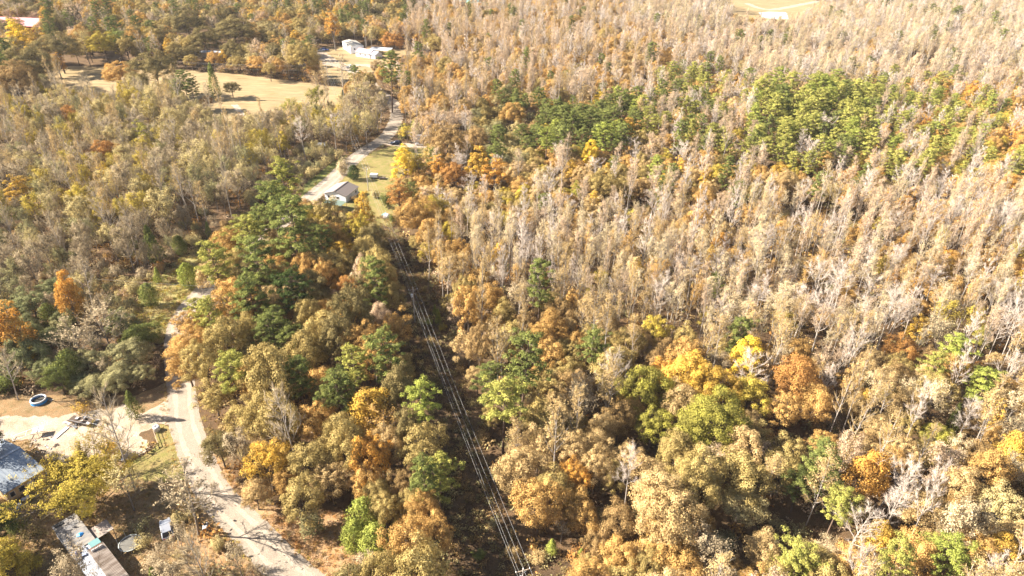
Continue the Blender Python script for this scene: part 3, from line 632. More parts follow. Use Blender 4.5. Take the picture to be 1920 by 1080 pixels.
# ------------------------------------------------------------------ the trees: first those one can pick out, then the wood between them
# (kind, colour, crown centre x, y, crown radius in photo pixels, height factor)
HEROES = [
 # yard at the lower left
 ('locust', 'yellow-olive', 160, 908, 88, .8), ('oak', 'dark green', -70, 900, 50, 1.1), ('oak', 'olive-brown', -75, 1010, 55, 1.1), ('oak', 'olive-brown', -60, 820, 45, 1), ('shrub', 'grey-brown', 285, 1056, 20, 1.2), ('shrub', 'straw', 270, 1015, 18, 1.2), ('shrub', 'olive-brown', 60, 1000, 24, 1.2), ('shrub', 'green', 30, 985, 22, 1.4), ('shrub', 'yellow-olive', 55, 1060, 20, 1), ('bare', 'grey-brown', 215, 812, 52, 1.0), ('thin', 'grey-brown', 350, 930, 60, .95),
 ('bare', 'grey-brown', 385, 1062, 44, 1.0), ('cedar', 'green', 292, 1085, 20, 1), ('oak', 'dark green', -22, 990, 40, 1), ('oak', 'yellow-olive', 5, 1060, 46, 1),
 ('thin', 'grey-brown', 292, 1050, 24, .8), ('thin', 'straw', 232, 905, 40, .9), ('shrub', 'golden', 150, 765, 19, 1), ('cedar', 'green', 247, 757, 16, 1.1), ('shrub', 'golden', 207, 842, 20, 1.3),
  ('shrub', 'straw', 335, 1040, 16, 1), ('shrub', 'sage-olive', 265, 985, 20, 1.1),
 ('oak', 'sage-olive', 172, 722, 30, .55), ('oak', 'sage-olive', 222, 708, 32, .6), ('oak', 'sage-olive', 262, 700, 28, .6), ('oak', 'green', 108, 705, 32, .8), ('evergreen', 'green', 128, 690, 26, 1.2), ('oak', 'grey-green', 45, 665, 40, .8), ('shrub', 'green', 12, 716, 24, 1),
 ('thin', 'grey-brown', 195, 612, 50, .8), ('thin', 'grey-brown', 138, 640, 46, .8), ('oak', 'sage-olive', 240, 665, 40, .7), ('oak', 'green', 262, 632, 34, .7), ('bare', 'grey-brown', 8, 692, 34, .7), ('oak', 'sage-olive', 165, 680, 34, .7),
 ('maple', 'orange', 15, 622, 42, 1), ('shrub', 'yellow-olive', 60, 668, 24, 1.2), ('maple', 'orange', 132, 562, 24, 1.5), ('thin', 'orange-tan', 155, 585, 26, 1), ('evergreen', 'green', 95, 596, 18, 1.3), ('oak', 'grey-green', 58, 572, 36, .8), ('oak', 'grey-green', 15, 585, 34, .8), ('oak', 'grey-green', 98, 545, 26, .8),
 ('evergreen', 'green', 278, 552, 19, 1), ('evergreen', 'bright green', 350, 517, 20, 1), ('cedar', 'green', 286, 456, 20, 1.1), ('evergreen', 'green', 336, 460, 15, 1), ('cedar', 'bright green', 293, 516, 9, 1), ('cedar', 'bright green', 388, 428, 8, 1), ('shrub', 'golden', 122, 540, 12, 1),
 # pines along the road
 ('pine', 'yellow-green', 408, 490, 34, 1.0), ('pine', 'green', 478, 495, 36, 1.1), ('pine', 'yellow-green', 538, 345, 30, 1.25), ('pine', 'green', 512, 385, 34, 1.1), ('pine', 'green', 548, 420, 44, 1.05), ('pine', 'yellow-green', 467, 440, 34, .9), ('pine', 'dark green', 548, 545, 34, 1),
 ('pine', 'green', 480, 558, 36, .95), ('pine', 'yellow-green', 392, 588, 26, .9), ('oak', 'yellow-olive', 440, 560, 26, 1), ('pine', 'green', 600, 452, 26, .8), ('pine', 'yellow-green', 370, 578, 20, .8),
 # strip between road and power line
 ('maple', 'golden', 680, 398, 20, 1.4), ('oak', 'yellow-olive', 672, 438, 30, 1), ('oak', 'golden', 640, 480, 28, 1.05), ('oak', 'yellow-olive', 605, 412, 22, .8), ('oak', 'straw', 642, 414, 20, .8), ('oak', 'yellow-olive', 574, 412, 23, .8), ('oak', 'olive-brown', 590, 495, 30, 1), ('oak', 'olive-tan', 690, 478, 28, 1),
 ('oak', 'orange-tan', 722, 530, 24, 1.1), ('cedar', 'green', 680, 530, 14, 1), ('oak', 'orange', 638, 598, 36, 1.05), ('oak', 'rust', 655, 552, 26, 1.05), ('oak', 'olive-tan', 735, 565, 22, 1.1), ('oak', 'pinkish tan', 718, 605, 26, 1.1), ('oak', 'olive-tan', 580, 588, 28, 1), ('pine', 'green', 508, 625, 30, .9), ('pine', 'green', 555, 640, 30, .8),
 ('pine', 'green', 726, 668, 35, .95), ('pine', 'yellow-green', 665, 690, 30, .9), ('pine', 'green', 640, 732, 34, .95), ('pine', 'bright green', 784, 752, 30, .95), ('maple', 'golden', 695, 765, 40, 1.0), ('thin', 'orange-tan', 715, 800, 38, 1.0), ('bare', 'grey-brown', 545, 790, 46, 1), ('oak', 'orange-tan', 362, 655, 48, .9), ('oak', 'orange-tan', 352, 690, 34, .8), ('oak', 'olive-tan', 515, 690, 34, 1), ('oak', 'orange-tan', 600, 715, 32, 1),
 ('pine', 'yellow-green', 425, 695, 32, .95), ('oak', 'olive-tan', 400, 745, 36, .9), ('oak', 'olive-brown', 412, 838, 34, .95), ('oak', 'golden', 502, 868, 42, 1.05), ('oak', 'olive-tan', 592, 868, 46, 1.05), ('oak', 'orange', 700, 862, 40, 1.1), ('oak', 'olive-tan', 790, 842, 46, 1.05), ('pine', 'yellow-green', 820, 895, 30, .9), ('oak', 'olive-tan', 645, 815, 36, 1),
 ('evergreen', 'bright green', 680, 965, 30, 1.1), ('evergreen', 'bright green', 662, 1005, 28, 1), ('evergreen', 'bright green', 705, 1018, 34, 1), ('oak', 'orange-tan', 762, 1022, 48, 1), ('oak', 'olive-tan', 560, 940, 44, 1), ('oak', 'tan', 620, 900, 40, 1), ('oak', 'olive-tan', 450, 790, 34, 1), ('oak', 'orange-tan', 535, 900, 30, 1), ('oak', 'tan', 478, 925, 30, .8), ('shrub', 'sage-olive', 585, 985, 26, 1.3),
 ('oak', 'orange-tan', 690, 905, 34, .9), ('oak', 'brown', 760, 905, 34, .9), ('oak', 'olive-tan', 770, 950, 32, .8), ('oak', 'olive-tan', 705, 500, 30, 1.15), ('oak', 'orange-tan', 748, 620, 28, 1.15), ('oak', 'olive-tan', 758, 700, 26, 1.1), ('oak', 'olive-brown', 765, 810, 34, 1.1), ('oak', 'orange-tan', 795, 960, 34, 1.1), ('oak', 'olive-brown', 700, 450, 24, 1.15), ('oak', 'orange-tan', 815, 1010, 36, 1.0), ('pine', 'green', 805, 905, 28, 1.0), 
 # east side of the power line
 ('oak', 'orange-tan', 785, 405, 40, 1), ('oak', 'yellow-olive', 812, 395, 28, 1.1), ('maple', 'rust', 748, 365, 22, 1.05), ('maple', 'bright yellow', 757, 307, 24, 1.0), ('maple', 'yellow-olive', 787, 314, 20, .9), ('oak', 'brown', 838, 265, 38, 1.05), ('oak', 'brown', 895, 258, 24, 1), ('maple', 'golden', 892, 312, 20, 1.3), ('oak', 'rust', 852, 330, 26, 1), ('maple', 'orange', 925, 330, 26, 1),
 ('maple', 'orange', 820, 318, 18, 1), ('oak', 'orange-tan', 960, 215, 22, 1), ('oak', 'olive-brown', 715, 1, 1, 1),
 ('pine', 'green', 978, 690, 44, 1.15), ('pine', 'yellow-green', 945, 750, 42, .95), ('pine', 'green', 925, 715, 28, .9), ('oak', 'tan', 880, 650, 34, .9), ('oak', 'olive-tan', 1012, 795, 44, 1), ('oak', 'tan', 978, 880, 44, 1), ('oak', 'orange', 1078, 898, 34, 1.1), ('oak', 'orange-tan', 1010, 945, 46, 1.15), ('oak', 'orange-tan', 1085, 960, 38, .9),
 ('oak', 'lemon-green', 1212, 728, 40, 1.1), ('oak', 'lemon-green', 1225, 795, 36, .9), ('oak', 'golden', 1285, 705, 42, 1.1), ('oak', 'golden', 1335, 728, 44, 1.1), ('oak', 'lemon-green', 1338, 792, 58, 1.05), ('oak', 'lemon-green', 1300, 825, 40, .8), ('oak', 'yellow-olive', 1405, 745, 36, 1), ('oak', 'orange-tan', 1290, 672, 34, 1.1), ('oak', 'orange', 1240, 705, 26, 1.1), ('oak', 'rust', 1490, 712, 40, 1.05), ('oak', 'orange-tan', 1525, 752, 34, .9), ('oak', 'orange-tan', 1470, 765, 34, .9), ('maple', 'bright yellow', 1398, 672, 26, 1.1), ('bare', 'pale grey', 1415, 700, 28, 1), ('oak', 'rust', 1180, 730, 22, 1), ('oak', 'orange-tan', 1178, 770, 26, 1),
 ('oak', 'tan', 1250, 955, 62, 1.15), ('oak', 'olive-tan', 1300, 900, 52, 1.2), ('oak', 'olive-tan', 1385, 900, 46, 1.1), ('oak', 'orange-tan', 1245, 1010, 50, .9), ('oak', 'tan', 1220, 900, 40, 1), ('oak', 'straw', 1390, 940, 38, .8), ('oak', 'orange-tan', 1270, 1060, 44, .9),
 ('maple', 'orange', 1622, 895, 36, 1.1), ('pine', 'yellow-green', 1572, 945, 28, .8), ('pine', 'green', 1542, 868, 34, .85), ('pine', 'green', 1500, 905, 26, .7), ('oak', 'tan', 1612, 850, 28, 1), ('oak', 'tan', 1800, 915, 38, 1), ('cedar', 'green', 1790, 790, 15, 1.4), ('pine', 'bright green', 1852, 722, 26, .8), ('oak', 'lemon-green', 1758, 822, 26, .9), ('maple', 'golden', 1898, 850, 26, 1), ('pine', 'bright green', 1790, 1050, 38, .8), ('pine', 'yellow-green', 1490, 1040, 32, .8), ('maple', 'lemon-green', 1842, 630, 15, 1), ('pine', 'bright green', 1798, 655, 24, .8), ('oak', 'straw', 1880, 950, 40, 1), ('oak', 'golden', 1870, 1040, 34, 1), ('maple', 'red', 1905, 868, 16, .8), ('oak', 'rust', 1690, 655, 24, 1), ('oak', 'lemon-green', 1745, 812, 18, .8),
 # middle of the right wood
 ('maple', 'bright yellow', 1106, 292, 15, 1.3), ('oak', 'olive-tan', 1132, 345, 30, 1.05), ('pine', 'bright green', 1233, 312, 17, .9), ('oak', 'orange-tan', 1302, 415, 24, 1.2), ('bare', 'pale grey', 1300, 430, 26, 1.4), ('maple', 'golden', 1330, 490, 18, 1), ('bare', 'pale grey', 1452, 392, 20, 1), ('bare', 'pale grey', 1375, 400, 22, 1.1), ('oak', 'yellow-olive', 1345, 328, 20, 1), ('oak', 'golden', 1460, 325, 22, 1), ('oak', 'orange-tan', 1425, 328, 18, 1), ('bare', 'pale grey', 1630, 345, 20, 1.1), ('oak', 'rust', 1580, 335, 18, 1), ('pine', 'green', 1538, 345, 14, 1.2),
 ('maple', 'yellow-olive', 1656, 500, 14, 1), ('maple', 'golden', 1774, 512, 18, 1.1), ('oak', 'yellow-olive', 1225, 622, 30, 1), ('bare', 'pale grey', 1550, 570, 26, 1.3), ('bare', 'pale grey', 1670, 590, 26, 1.3), ('bare', 'pale grey', 1588, 612, 18, 1.1), ('oak', 'olive-brown', 1595, 600, 22, 1), ('oak', 'olive-tan', 1033, 570, 24, 1), ('oak', 'orange-tan', 1080, 640, 22, 1), ('maple', 'orange', 1350, 460, 16, 1), ('oak', 'orange-tan', 975, 350, 22, 1), ('oak', 'tan', 1110, 395, 28, 1),
 ('pine', 'green', 885, 535, 12, .8), ('pine', 'green', 948, 505, 9, .8), ('oak', 'olive-tan', 940, 590, 26, 1), ('oak', 'orange-tan', 860, 470, 22, 1), ('oak', 'yellow-olive', 800, 475, 14, 1), ('oak', 'olive-tan', 1150, 200, 16, 1), ('maple', 'lemon-green', 1190, 510, 14, 1), ('maple', 'lemon-green', 1080, 365, 15, 1),
 # far side of the hay field and the farms
 ('oak', 'olive-brown', 108, 92, 34, 1), ('maple', 'bright yellow', 38, 72, 20, 1.1), ('maple', 'golden', 68, 82, 20, 1), ('oak', 'olive-brown', 55, 118, 34, 1), ('oak', 'brown', 32, 148, 34, 1), ('maple', 'orange', 107, 120, 12, .9), ('oak', 'yellow-olive', 192, 85, 24, 1), ('oak', 'green', 222, 80, 22, 1), ('oak', 'orange-tan', 225, 140, 24, 1), ('oak', 'olive-brown', 290, 130, 36, 1.05), ('pine', 'green', 345, 152, 15, 1), ('pine', 'green', 330, 165, 13, .9), ('pine', 'green', 358, 165, 13, .9), ('cedar', 'green', 398, 150, 16, 1.1), ('oak', 'olive-brown', 434, 165, 13, .7), ('oak', 'rust', 386, 190, 11, .8),
 ('oak', 'olive-brown', 352, 45, 34, 1.05), ('oak', 'olive-brown', 438, 58, 34, 1), ('oak', 'olive-brown', 385, 75, 26, 1), ('thin', 'pinkish tan', 148, 28, 24, 1.2), ('maple', 'orange', 625, 52, 14, 1.3), ('oak', 'rust', 735, 78, 17, .95), ('pine', 'green', 730, 128, 21, 1.25), ('pine', 'green', 664, 138, 13, .9), ('oak', 'olive-tan', 566, 108, 26, 1.1), ('thin', 'pinkish tan', 482, 95, 17, 1.1), ('oak', 'rust', 134, 215, 19, 1), ('oak', 'rust', 198, 288, 26, 1), ('maple', 'golden', 38, 365, 26, 1), ('evergreen', 'green', 35, 392, 15, 1), ('maple', 'bright yellow', 198, 330, 14, 1.1), ('evergreen', 'dark green', 158, 282, 9, 1.4), ('maple', 'lemon-green', 270, 256, 20, 1), ('maple', 'bright yellow', 224, 248, 9, 1), ('maple', 'lemon-green', 285, 208, 13, 1), ('oak', 'olive-tan', 505, 130, 13, .9), ('oak', 'olive-tan', 815, 85, 22, 1), ('oak', 'olive-tan', 835, 125, 20, 1), ('oak', 'orange-tan', 850, 135, 18, 1),
 ('thin', 'straw', 680, 180, 24, 1.2), ('thin', 'grey-brown', 705, 205, 20, 1.1), ('thin', 'straw', 685, 235, 20, 1.1), ('bare', 'pale grey', 625, 230, 18, 1.0), ('bare', 'pale grey', 568, 255, 20, .9), ('thin', 'lemon-green', 592, 185, 18, 1), ('thin', 'lemon-green', 540, 205, 20, 1), ('bare', 'grey-brown', 640, 150, 16, 1.2), ('evergreen', 'dark green', 662, 323, 13, .85), ('shrub', 'green', 728, 375, 14, 1.8), ('shrub', 'straw', 703, 365, 9, 1), ('cedar', 'dark green', 645, 182, 7, 1.2), ('shrub', 'brown', 665, 372, 8, 1), ('shrub', 'pale tan', 645, 305, 12, 1.6), ('shrub', 'pale tan', 640, 318, 11, 1.4), ('shrub', 'green', 758, 243, 14, 1.4), ('shrub', 'yellow-green', 780, 240, 14, 1.4), ('shrub', 'green', 735, 408, 8, 1.6), ('shrub', 'green', 760, 250, 12, 1.2),
 ('shrub', 'brown', 862, 690, 15, .8), ('shrub', 'olive-brown', 893, 755, 15, .8), ('shrub', 'brown', 905, 815, 16, .8), ('shrub', 'sage-olive', 935, 888, 16, .9), ('shrub', 'brown', 846, 800, 12, .6), ('shrub', 'olive-brown', 812, 715, 12, .6), ('shrub', 'brown', 880, 930, 14, .6), ('shrub', 'sage-olive', 925, 980, 14, .7), ('shrub', 'straw', 790, 602, 10, .7), ('shrub', 'yellow-olive', 830, 612, 10, .7), ('shrub', 'straw', 755, 608, 9, .7), ('shrub', 'brown', 800, 640, 10, .5), ('shrub', 'tan', 960, 1035, 16, .6), ('shrub', 'tan', 1010, 1045, 18, .6), ('shrub', 'green', 900, 1040, 14, .6), ('cedar', 'bright green', 822, 592, 8, 1.2), ('shrub', 'yellow-green', 805, 604, 9, 1), ('cedar', 'bright green', 815, 580, 6, 1), ('shrub', 'straw', 765, 600, 10, .8), ('cedar', 'bright green', 1035, 1022, 14, .8), ('shrub', 'rust', 1090, 1040, 24, 1.2), ('cedar', 'bright green', 1088, 1040, 12, .9),
 # green band and single pines
 ('cedar', 'green', 1050, 205, 12, 1.2), ('pine', 'green', 1075, 232, 18, 1), ('pine', 'green', 1110, 228, 18, 1), ('pine', 'green', 1150, 222, 18, 1), ('pine', 'bright green', 1130, 258, 20, 1), ('pine', 'green', 1165, 255, 18, 1), ('pine', 'green', 1060, 262, 20, 1), ('pine', 'bright green', 1025, 262, 18, .9), ('pine', 'green', 1095, 262, 18, .9), ('pine', 'green', 1195, 228, 14, 1), ('pine', 'green', 1030, 148, 10, 1), ('pine', 'green', 1140, 130, 8, 1), ('maple', 'bright yellow', 1125, 190, 13, 1), ('maple', 'golden', 1175, 245, 16, 1),
]
_T = {'thin+': 'thin'}
# wood between: polygons in the photograph, what grows there (kind, colour, share, radius from, to)
A_ = lambda *r: list(r)
WOODS = [
 ([(170, 490), (300, 480), (330, 560), (300, 610), (270, 600), (190, 585)], A_(('shrub', 'straw', 2, 1.4, 2.4), ('shrub', 'sage-olive', 1.4, 1.4, 2.4), ('shrub', 'brown', 1, 1.2, 2))),
 ([(1560, 380), (1700, 340), (2050, 400), (2050, 480), (1800, 560), (1640, 500)], A_(('oak', 'orange-tan', 1.8, 2.6, 4.2), ('maple', 'orange', .5, 2.2, 3.2), ('poplar', 'pinkish tan', 2.4, 1.4, 2.5), ('bare', 'pale grey', 2.4, 2.2, 3.8), ('poplar', 'pale tan', 2, 1.4, 2.5), ('oak', 'yellow-olive', .5, 2.4, 3.6))),
 ([(450, 430), (455, 340), (560, 245), (665, 255), (665, 300), (570, 375)], A_(('shrub', 'straw', 3, 1.8, 2.8), ('shrub', 'grey-brown', 2, 1.8, 2.8), ('shrub', 'sage-olive', 1, 1.6, 2.6), ('thin', 'straw', .4, 2.2, 2.8))),
 ([(1240, 130), (1420, 140), (1400, 290), (1260, 300), (1200, 220)], A_(('pine', 'green', 1.0, 2.4, 3.6), ('pine', 'yellow-green', 1.0, 2.4, 3.6), ('oak', 'orange-tan', 2.4, 2.6, 4), ('oak', 'tan', 1.6, 2.6, 4), ('bare', 'pale grey', 1.6, 2.6, 3.6), ('oak', 'yellow-olive', .8, 2.6, 3.6), ('poplar', 'pinkish tan', 1.2, 2, 2.6))),
 ([(1640, 190), (1760, 170), (1900, 200), (1860, 330), (1700, 340), (1600, 320)], A_(('pine', 'yellow-green', 1.2, 2.2, 3.4), ('pine', 'bright green', .4, 2.2, 3.2), ('oak', 'orange-tan', 2, 2.6, 4), ('maple', 'orange', .8, 2.2, 3), ('bare', 'pale grey', 1.8, 2.6, 3.6), ('oak', 'yellow-olive', 1, 2.6, 3.6), ('poplar', 'pinkish tan', 1, 2, 2.6))),
 ([(890, 190), (990, 170), (1010, 290), (930, 300), (880, 250)], A_(('thin', 'sage-olive', 2, 2.6, 3.8), ('pine', 'green', .8, 2.4, 3.4), ('thin', 'straw', 1.5, 2.6, 3.6), ('oak', 'olive-tan', 1.5, 2.6, 4), ('shrub', 'sage-olive', 1.2, 1.8, 2.6))),
 ([(1000, 240), (1050, 190), (1090, 222), (1140, 205), (1205, 190), (1185, 240), (1200, 262), (1150, 300), (1100, 272), (1020, 300), (1010, 270)], A_(('pine', 'green', 5, 2.6, 4.2), ('pine', 'bright green', 2, 2.6, 4), ('oak', 'orange-tan', 1.2, 2.6, 4), ('oak', 'yellow-olive', .8, 2.6, 3.6), ('bare', 'grey-brown', .8, 2.6, 3.6))),
 ([(1385, 262), (1395, 205), (1440, 178), (1500, 195), (1550, 172), (1600, 185), (1655, 155), (1662, 215), (1610, 235), (1640, 262), (1590, 262), (1640, 310), (1560, 300), (1520, 330), (1440, 300), (1400, 318), (1375, 290)], A_(('pine', 'yellow-green', 6, 2.6, 4.6), ('pine', 'bright green', 2, 2.6, 4.2), ('pine', 'green', 2, 2.4, 4), ('bare', 'pale grey', 1.6, 3, 4), ('oak', 'orange-tan', .9, 2.6, 4), ('oak', 'yellow-olive', .9, 2.6, 4))),
 ([(-80, -60), (560, -60), (780, -60), (760, 60), (700, 80), (590, 90), (480, 118), (300, 118), (210, 120), (-80, 170)], A_(('oak', 'olive-tan', 3, 4, 6), ('oak', 'orange-tan', 1.6, 4, 6), ('oak', 'olive-brown', 2, 4, 6.5), ('thin', 'straw', 2, 3.5, 5), ('maple', 'golden', 1, 3, 4), ('bare', 'grey-brown', 1, 3, 4), ('thin', 'pinkish tan', 1.5, 3.5, 5), ('pine', 'green', .5, 3, 4))),
 ([(-80, 150), (330, 150), (420, 230), (600, 180), (730, 160), (735, 240), (620, 330), (560, 340), (480, 400), (400, 420), (330, 400), (-80, 420)], A_(('thin', 'straw', 4, 2.8, 4.8), ('thin', 'yellow-olive', 2, 2.6, 4.2), ('thin', 'grey-brown', 3, 2.8, 4.8), ('bare', 'grey-brown', 1.2, 2.6, 3.6), ('maple', 'yellow-olive', .25, 2.2, 3), ('oak', 'olive-tan', .25, 3, 4), ('thin', 'sage-olive', 1.2, 2.8, 4), ('poplar', 'tan', .6, 1.8, 2.5))),
 ([(-80, 420), (330, 400), (480, 400), (400, 500), (330, 520), (290, 545), (-80, 560)], A_(('thin', 'grey-brown', 3.5, 2.4, 3.8), ('shrub', 'straw', 2, 1.8, 2.8), ('shrub', 'grey-brown', 2.4, 1.8, 3), ('thin', 'sage-olive', 1, 2.4, 3.6), ('thin', 'straw', 1.2, 2.4, 3.4), ('shrub', 'brown', 1, 1.6, 2.4), ('bare', 'grey-brown', .8, 2.4, 3.2), ('shrub', 'green', .3, 1.4, 2))),
 ([(-80, 555), (290, 540), (330, 600), (300, 650), (300, 735), (240, 745), (-80, 740)], A_(('thin', 'sage-olive', 2, 2.5, 3.6), ('oak', 'grey-green', 2, 2.5, 3.6), ('shrub', 'sage-olive', 2, 2, 3), ('thin', 'grey-brown', 2, 2.5, 3.5), ('shrub', 'green', .8, 1.6, 2.4))),
 ([(-100, 740), (480, 740), (560, 1200), (-100, 1200)], A_(('shrub', 'straw', 1, 1, 1.8), ('thin', 'grey-brown', .5, 2, 3))),
 ([(560, 380), (700, 380), (760, 560), (760, 700), (830, 860), (900, 1200), (500, 1200), (300, 860), (330, 560), (420, 470)], A_(('oak', 'olive-tan', 3, 3.6, 5.6), ('oak', 'olive-brown', 2, 3.4, 5.2), ('oak', 'orange-tan', 2.5, 3.6, 5.4), ('oak', 'tan', 1.4, 3.2, 5), ('pine', 'green', .7, 2.8, 3.6), ('thin', 'grey-brown', .8, 2.6, 3.6), ('oak', 'pinkish tan', .5, 3, 4))),
 ([(1180, -60), (2050, -60), (2050, 150), (1640, 150), (1440, 165), (1300, 90), (1180, 40)], A_(('bare', 'pale grey', 4, 2.8, 4), ('poplar', 'pale tan', 4, 1.9, 2.7), ('poplar', 'pinkish tan', 2.4, 1.6, 2.5), ('thin', 'pinkish tan', 2.0, 2.6, 4), ('thin', 'straw', 1.0, 2.6, 4), ('oak', 'tan', .7, 3, 4.4), ('pine', 'green', .3, 3, 4), ('oak', 'orange-tan', .8, 3, 4.4), ('oak', 'pinkish tan', .6, 3, 4))),
 ([(740, -60), (1180, -60), (1300, 90), (1440, 165), (1380, 260), (1200, 215), (1060, 190), (980, 225), (760, 225), (740, 160), (700, 100)], A_(('oak', 'orange-tan', 3.6, 3, 5), ('oak', 'tan', 2.2, 3, 4.6), ('poplar', 'tan', 2, 1.6, 2.5), ('poplar', 'pinkish tan', 2.4, 2, 2.7), ('bare', 'pale grey', 2.6, 2.8, 3.8), ('oak', 'olive-tan', 1.1, 3, 4.4), ('maple', 'golden', .3, 2.2, 3.2), ('pine', 'green', .25, 2.8, 3.6), ('thin', 'pinkish tan', 1.6, 2.6, 4))),
 ([(1640, 150), (2050, 150), (2050, 420), (1800, 400), (1640, 330), (1660, 230)], A_(('oak', 'orange-tan', 3.6, 2.8, 4.4), ('maple', 'orange', 1.1, 2.2, 3.4), ('oak', 'yellow-olive', 1.2, 2.6, 3.6), ('maple', 'golden', .6, 2.2, 3), ('pine', 'yellow-green', 1.2, 2.6, 3.8), ('bare', 'pale grey', 2, 2.6, 3.8), ('poplar', 'pinkish tan', 2, 2, 2.6), ('oak', 'pinkish tan', 1.2, 2.6, 4))),
 ([(900, 400), (1080, 380), (1240, 380), (1360, 410), (1500, 370), (1920, 380), (2050, 400), (2050, 660), (1780, 640), (1560, 690), (1420, 640), (1180, 600), (1000, 560), (860, 520), (840, 440)], A_(('poplar', 'pale tan', 4.4, 1.3, 2.5), ('poplar', 'tan', 2.4, 1.3, 2.5), ('bare', 'pale grey', 4.2, 2.0, 4.0), ('poplar', 'pinkish tan', 2.2, 1.3, 2.4), ('thin', 'pale tan', .8, 2.2, 4), ('oak', 'tan', .4, 2.4, 4.2), ('thin', 'yellow-olive', .35, 2.2, 3.6), ('oak', 'orange-tan', .5, 2.4, 4), ('poplar', 'orange-tan', .9, 1.4, 2.5), ('maple', 'golden', .12, 2, 2.8), ('pine', 'green', .08, 2, 2.8))),
 ([(1430, 640), (1780, 640), (2050, 650), (2050, 1200), (1430, 1200)], A_(('thin', 'pale tan', 2.4, 2.6, 3.8), ('oak', 'orange-tan', 1.3, 2.8, 4), ('oak', 'tan', 1.5, 2.8, 4.2), ('bare', 'pale grey', 2.4, 2.6, 3.6), ('poplar', 'tan', 2, 1.9, 2.6), ('oak', 'brown', .7, 2.6, 3.6), ('pine', 'yellow-green', .35, 2.2, 3.2), ('maple', 'golden', .3, 2, 3), ('thin', 'pinkish tan', 1.6, 2.6, 3.8), ('oak', 'olive-tan', 1, 3, 4))),
 ([(720, 220), (1400, 220), (1640, 320), (1560, 400), (1360, 420), (1240, 390), (900, 410), (840, 440), (740, 440)], A_(('oak', 'orange-tan', 2.6, 2.8, 4), ('oak', 'tan', 2, 2.8, 4.2), ('oak', 'olive-tan', 1.6, 3, 4.2), ('bare', 'pale grey', 1.4, 2.6, 3.6), ('poplar', 'pinkish tan', 1.6, 2, 2.7), ('pine', 'green', .4, 2.4, 3.4), ('oak', 'brown', 1, 2.6, 3.6), ('maple', 'golden', .5, 2.2, 3), ('oak', 'yellow-olive', .7, 2.6, 3.6))),
]
REST = A_(('oak', 'olive-tan', 2, 3, 4.4), ('oak', 'orange-tan', 1.8, 3, 4.2), ('oak', 'tan', 1.6, 3, 4.2), ('poplar', 'tan', 2, 1.9, 2.6), ('oak', 'brown', 1, 2.8, 3.8), ('bare', 'pale grey', .9, 2.6, 3.4), ('thin', 'pinkish tan', 1.2, 2.6, 3.6), ('pine', 'green', .25, 2.6, 3.4), ('thin', 'grey-brown', .8, 2.6, 3.6))
rg = random.Random(5)
BB = lambda poly: (min(p[0] for p in poly), min(p[1] for p in poly), max(p[0] for p in poly), max(p[1] for p in poly))
KEEP = [v for k, v in AW.items() if k not in ('leafy_yard',)] + [road_poly, ROAD_CLEAR, dw, dw2, dw3, dw4, dw5]
KEEP.append(pxpoly([(-100, 760), (130, 760), (330, 880), (340, 1100), (-100, 1100)]))
KEEP.append(pxpoly([(1410, 18), (1485, 18), (1490, 44), (1415, 44)]))
KEEP.append(pxpoly([(600, 330), (690, 330), (700, 400), (610, 400)]))
KEEP.append(pxpoly([(-10, 52), (90, 52), (90, 68), (-10, 68)])); KEEP.append(pxpoly([(370, 98), (420, 98), (425, 124), (370, 124)])); KEEP.append(pxpoly([(765, 258), (815, 258), (815, 285), (765, 285)]))
KEEP = [(BB(p), p) for p in KEEP]
def kept(x, y):
    for (a, b, c, d), p in KEEP:
        if a <= x <= c and b <= y <= d and inside(p, x, y): return True
    return False
trees = []          # dict(kind,col,x,y,R,sz,hero)
cellsz = 9.0; grid = {}; BIG = []
def put(t):
    trees.append(t); grid.setdefault((int(t['x'] // cellsz), int(t['y'] // cellsz)), []).append(t)
def free(x, y, Rr, f):
    cx, cy = int(x // cellsz), int(y // cellsz)
    for i in (-1, 0, 1):
        for j in (-1, 0, 1):
            for t in grid.get((cx + i, cy + j), ()):
                ff = f * (1.0 if not t.get('hero') else .98)
                if (t['x'] - x) ** 2 + (t['y'] - y) ** 2 < (ff * (Rr + min(t['R'], 6.0))) ** 2: return False
    return True
for kind, col, px, py, rp, hf in HEROES:
    if rp < 4: continue
    if px > 1150 and py > 640: rp *= 1.12
    if py < 170 and px < 760 and kind in ('oak', 'maple'): rp *= 1.18
    if 640 < px < 860 and 420 < py < 1060 and kind in ('oak', 'pine'): hf *= 1.22
    kind = _T.get(kind, kind); pr = PROTO[kind]
    Rw = pr['R0']
    for _ in range(6):
        sc = Rw / pr['R0']; zc = pr['zc'] * min(max(sc, .5) ** .7, 1.7) * hf
        if kind in ('shrub', 'evergreen', 'cedar'): zc = pr['zc'] * sc * hf
        q = G(px, py, zc); depth = P(q.x, q.y, zc)[2]; Rw = rp * depth / FPX
    put(dict(kind=kind, col=col, x=q.x, y=q.y, R=Rw, sz=zc / pr['zc'], hero=True))
    if rp >= 18 and kind != 'shrub': BIG.append((px, py, rp * (.55 if kind in ('bare', 'thin') else .85)))
def density(x, y):
    return math.sin(x * .021 + 1.3) * math.sin(y * .017 + .4) + .6 * math.sin(x * .043 - y * .031) + .4 * math.sin(y * .06 + x * .02)
cands = []
y = 52.0
while y < 1080:
    # width of the view at this distance, with a margin
    lim = 0.86 * math.hypot(y, CAM_H) + 26
    st = 2.1 if y < 420 else 2.6
    x = -lim - 12
    while x < lim + 10:
        cands.append((x + rg.uniform(-1, 1), y + rg.uniform(-1, 1))); x += st
    y += st
rg.shuffle(cands)
WOODS = [(BB(p), p, c, sum(q[2] for q in c)) for p, c in WOODS]
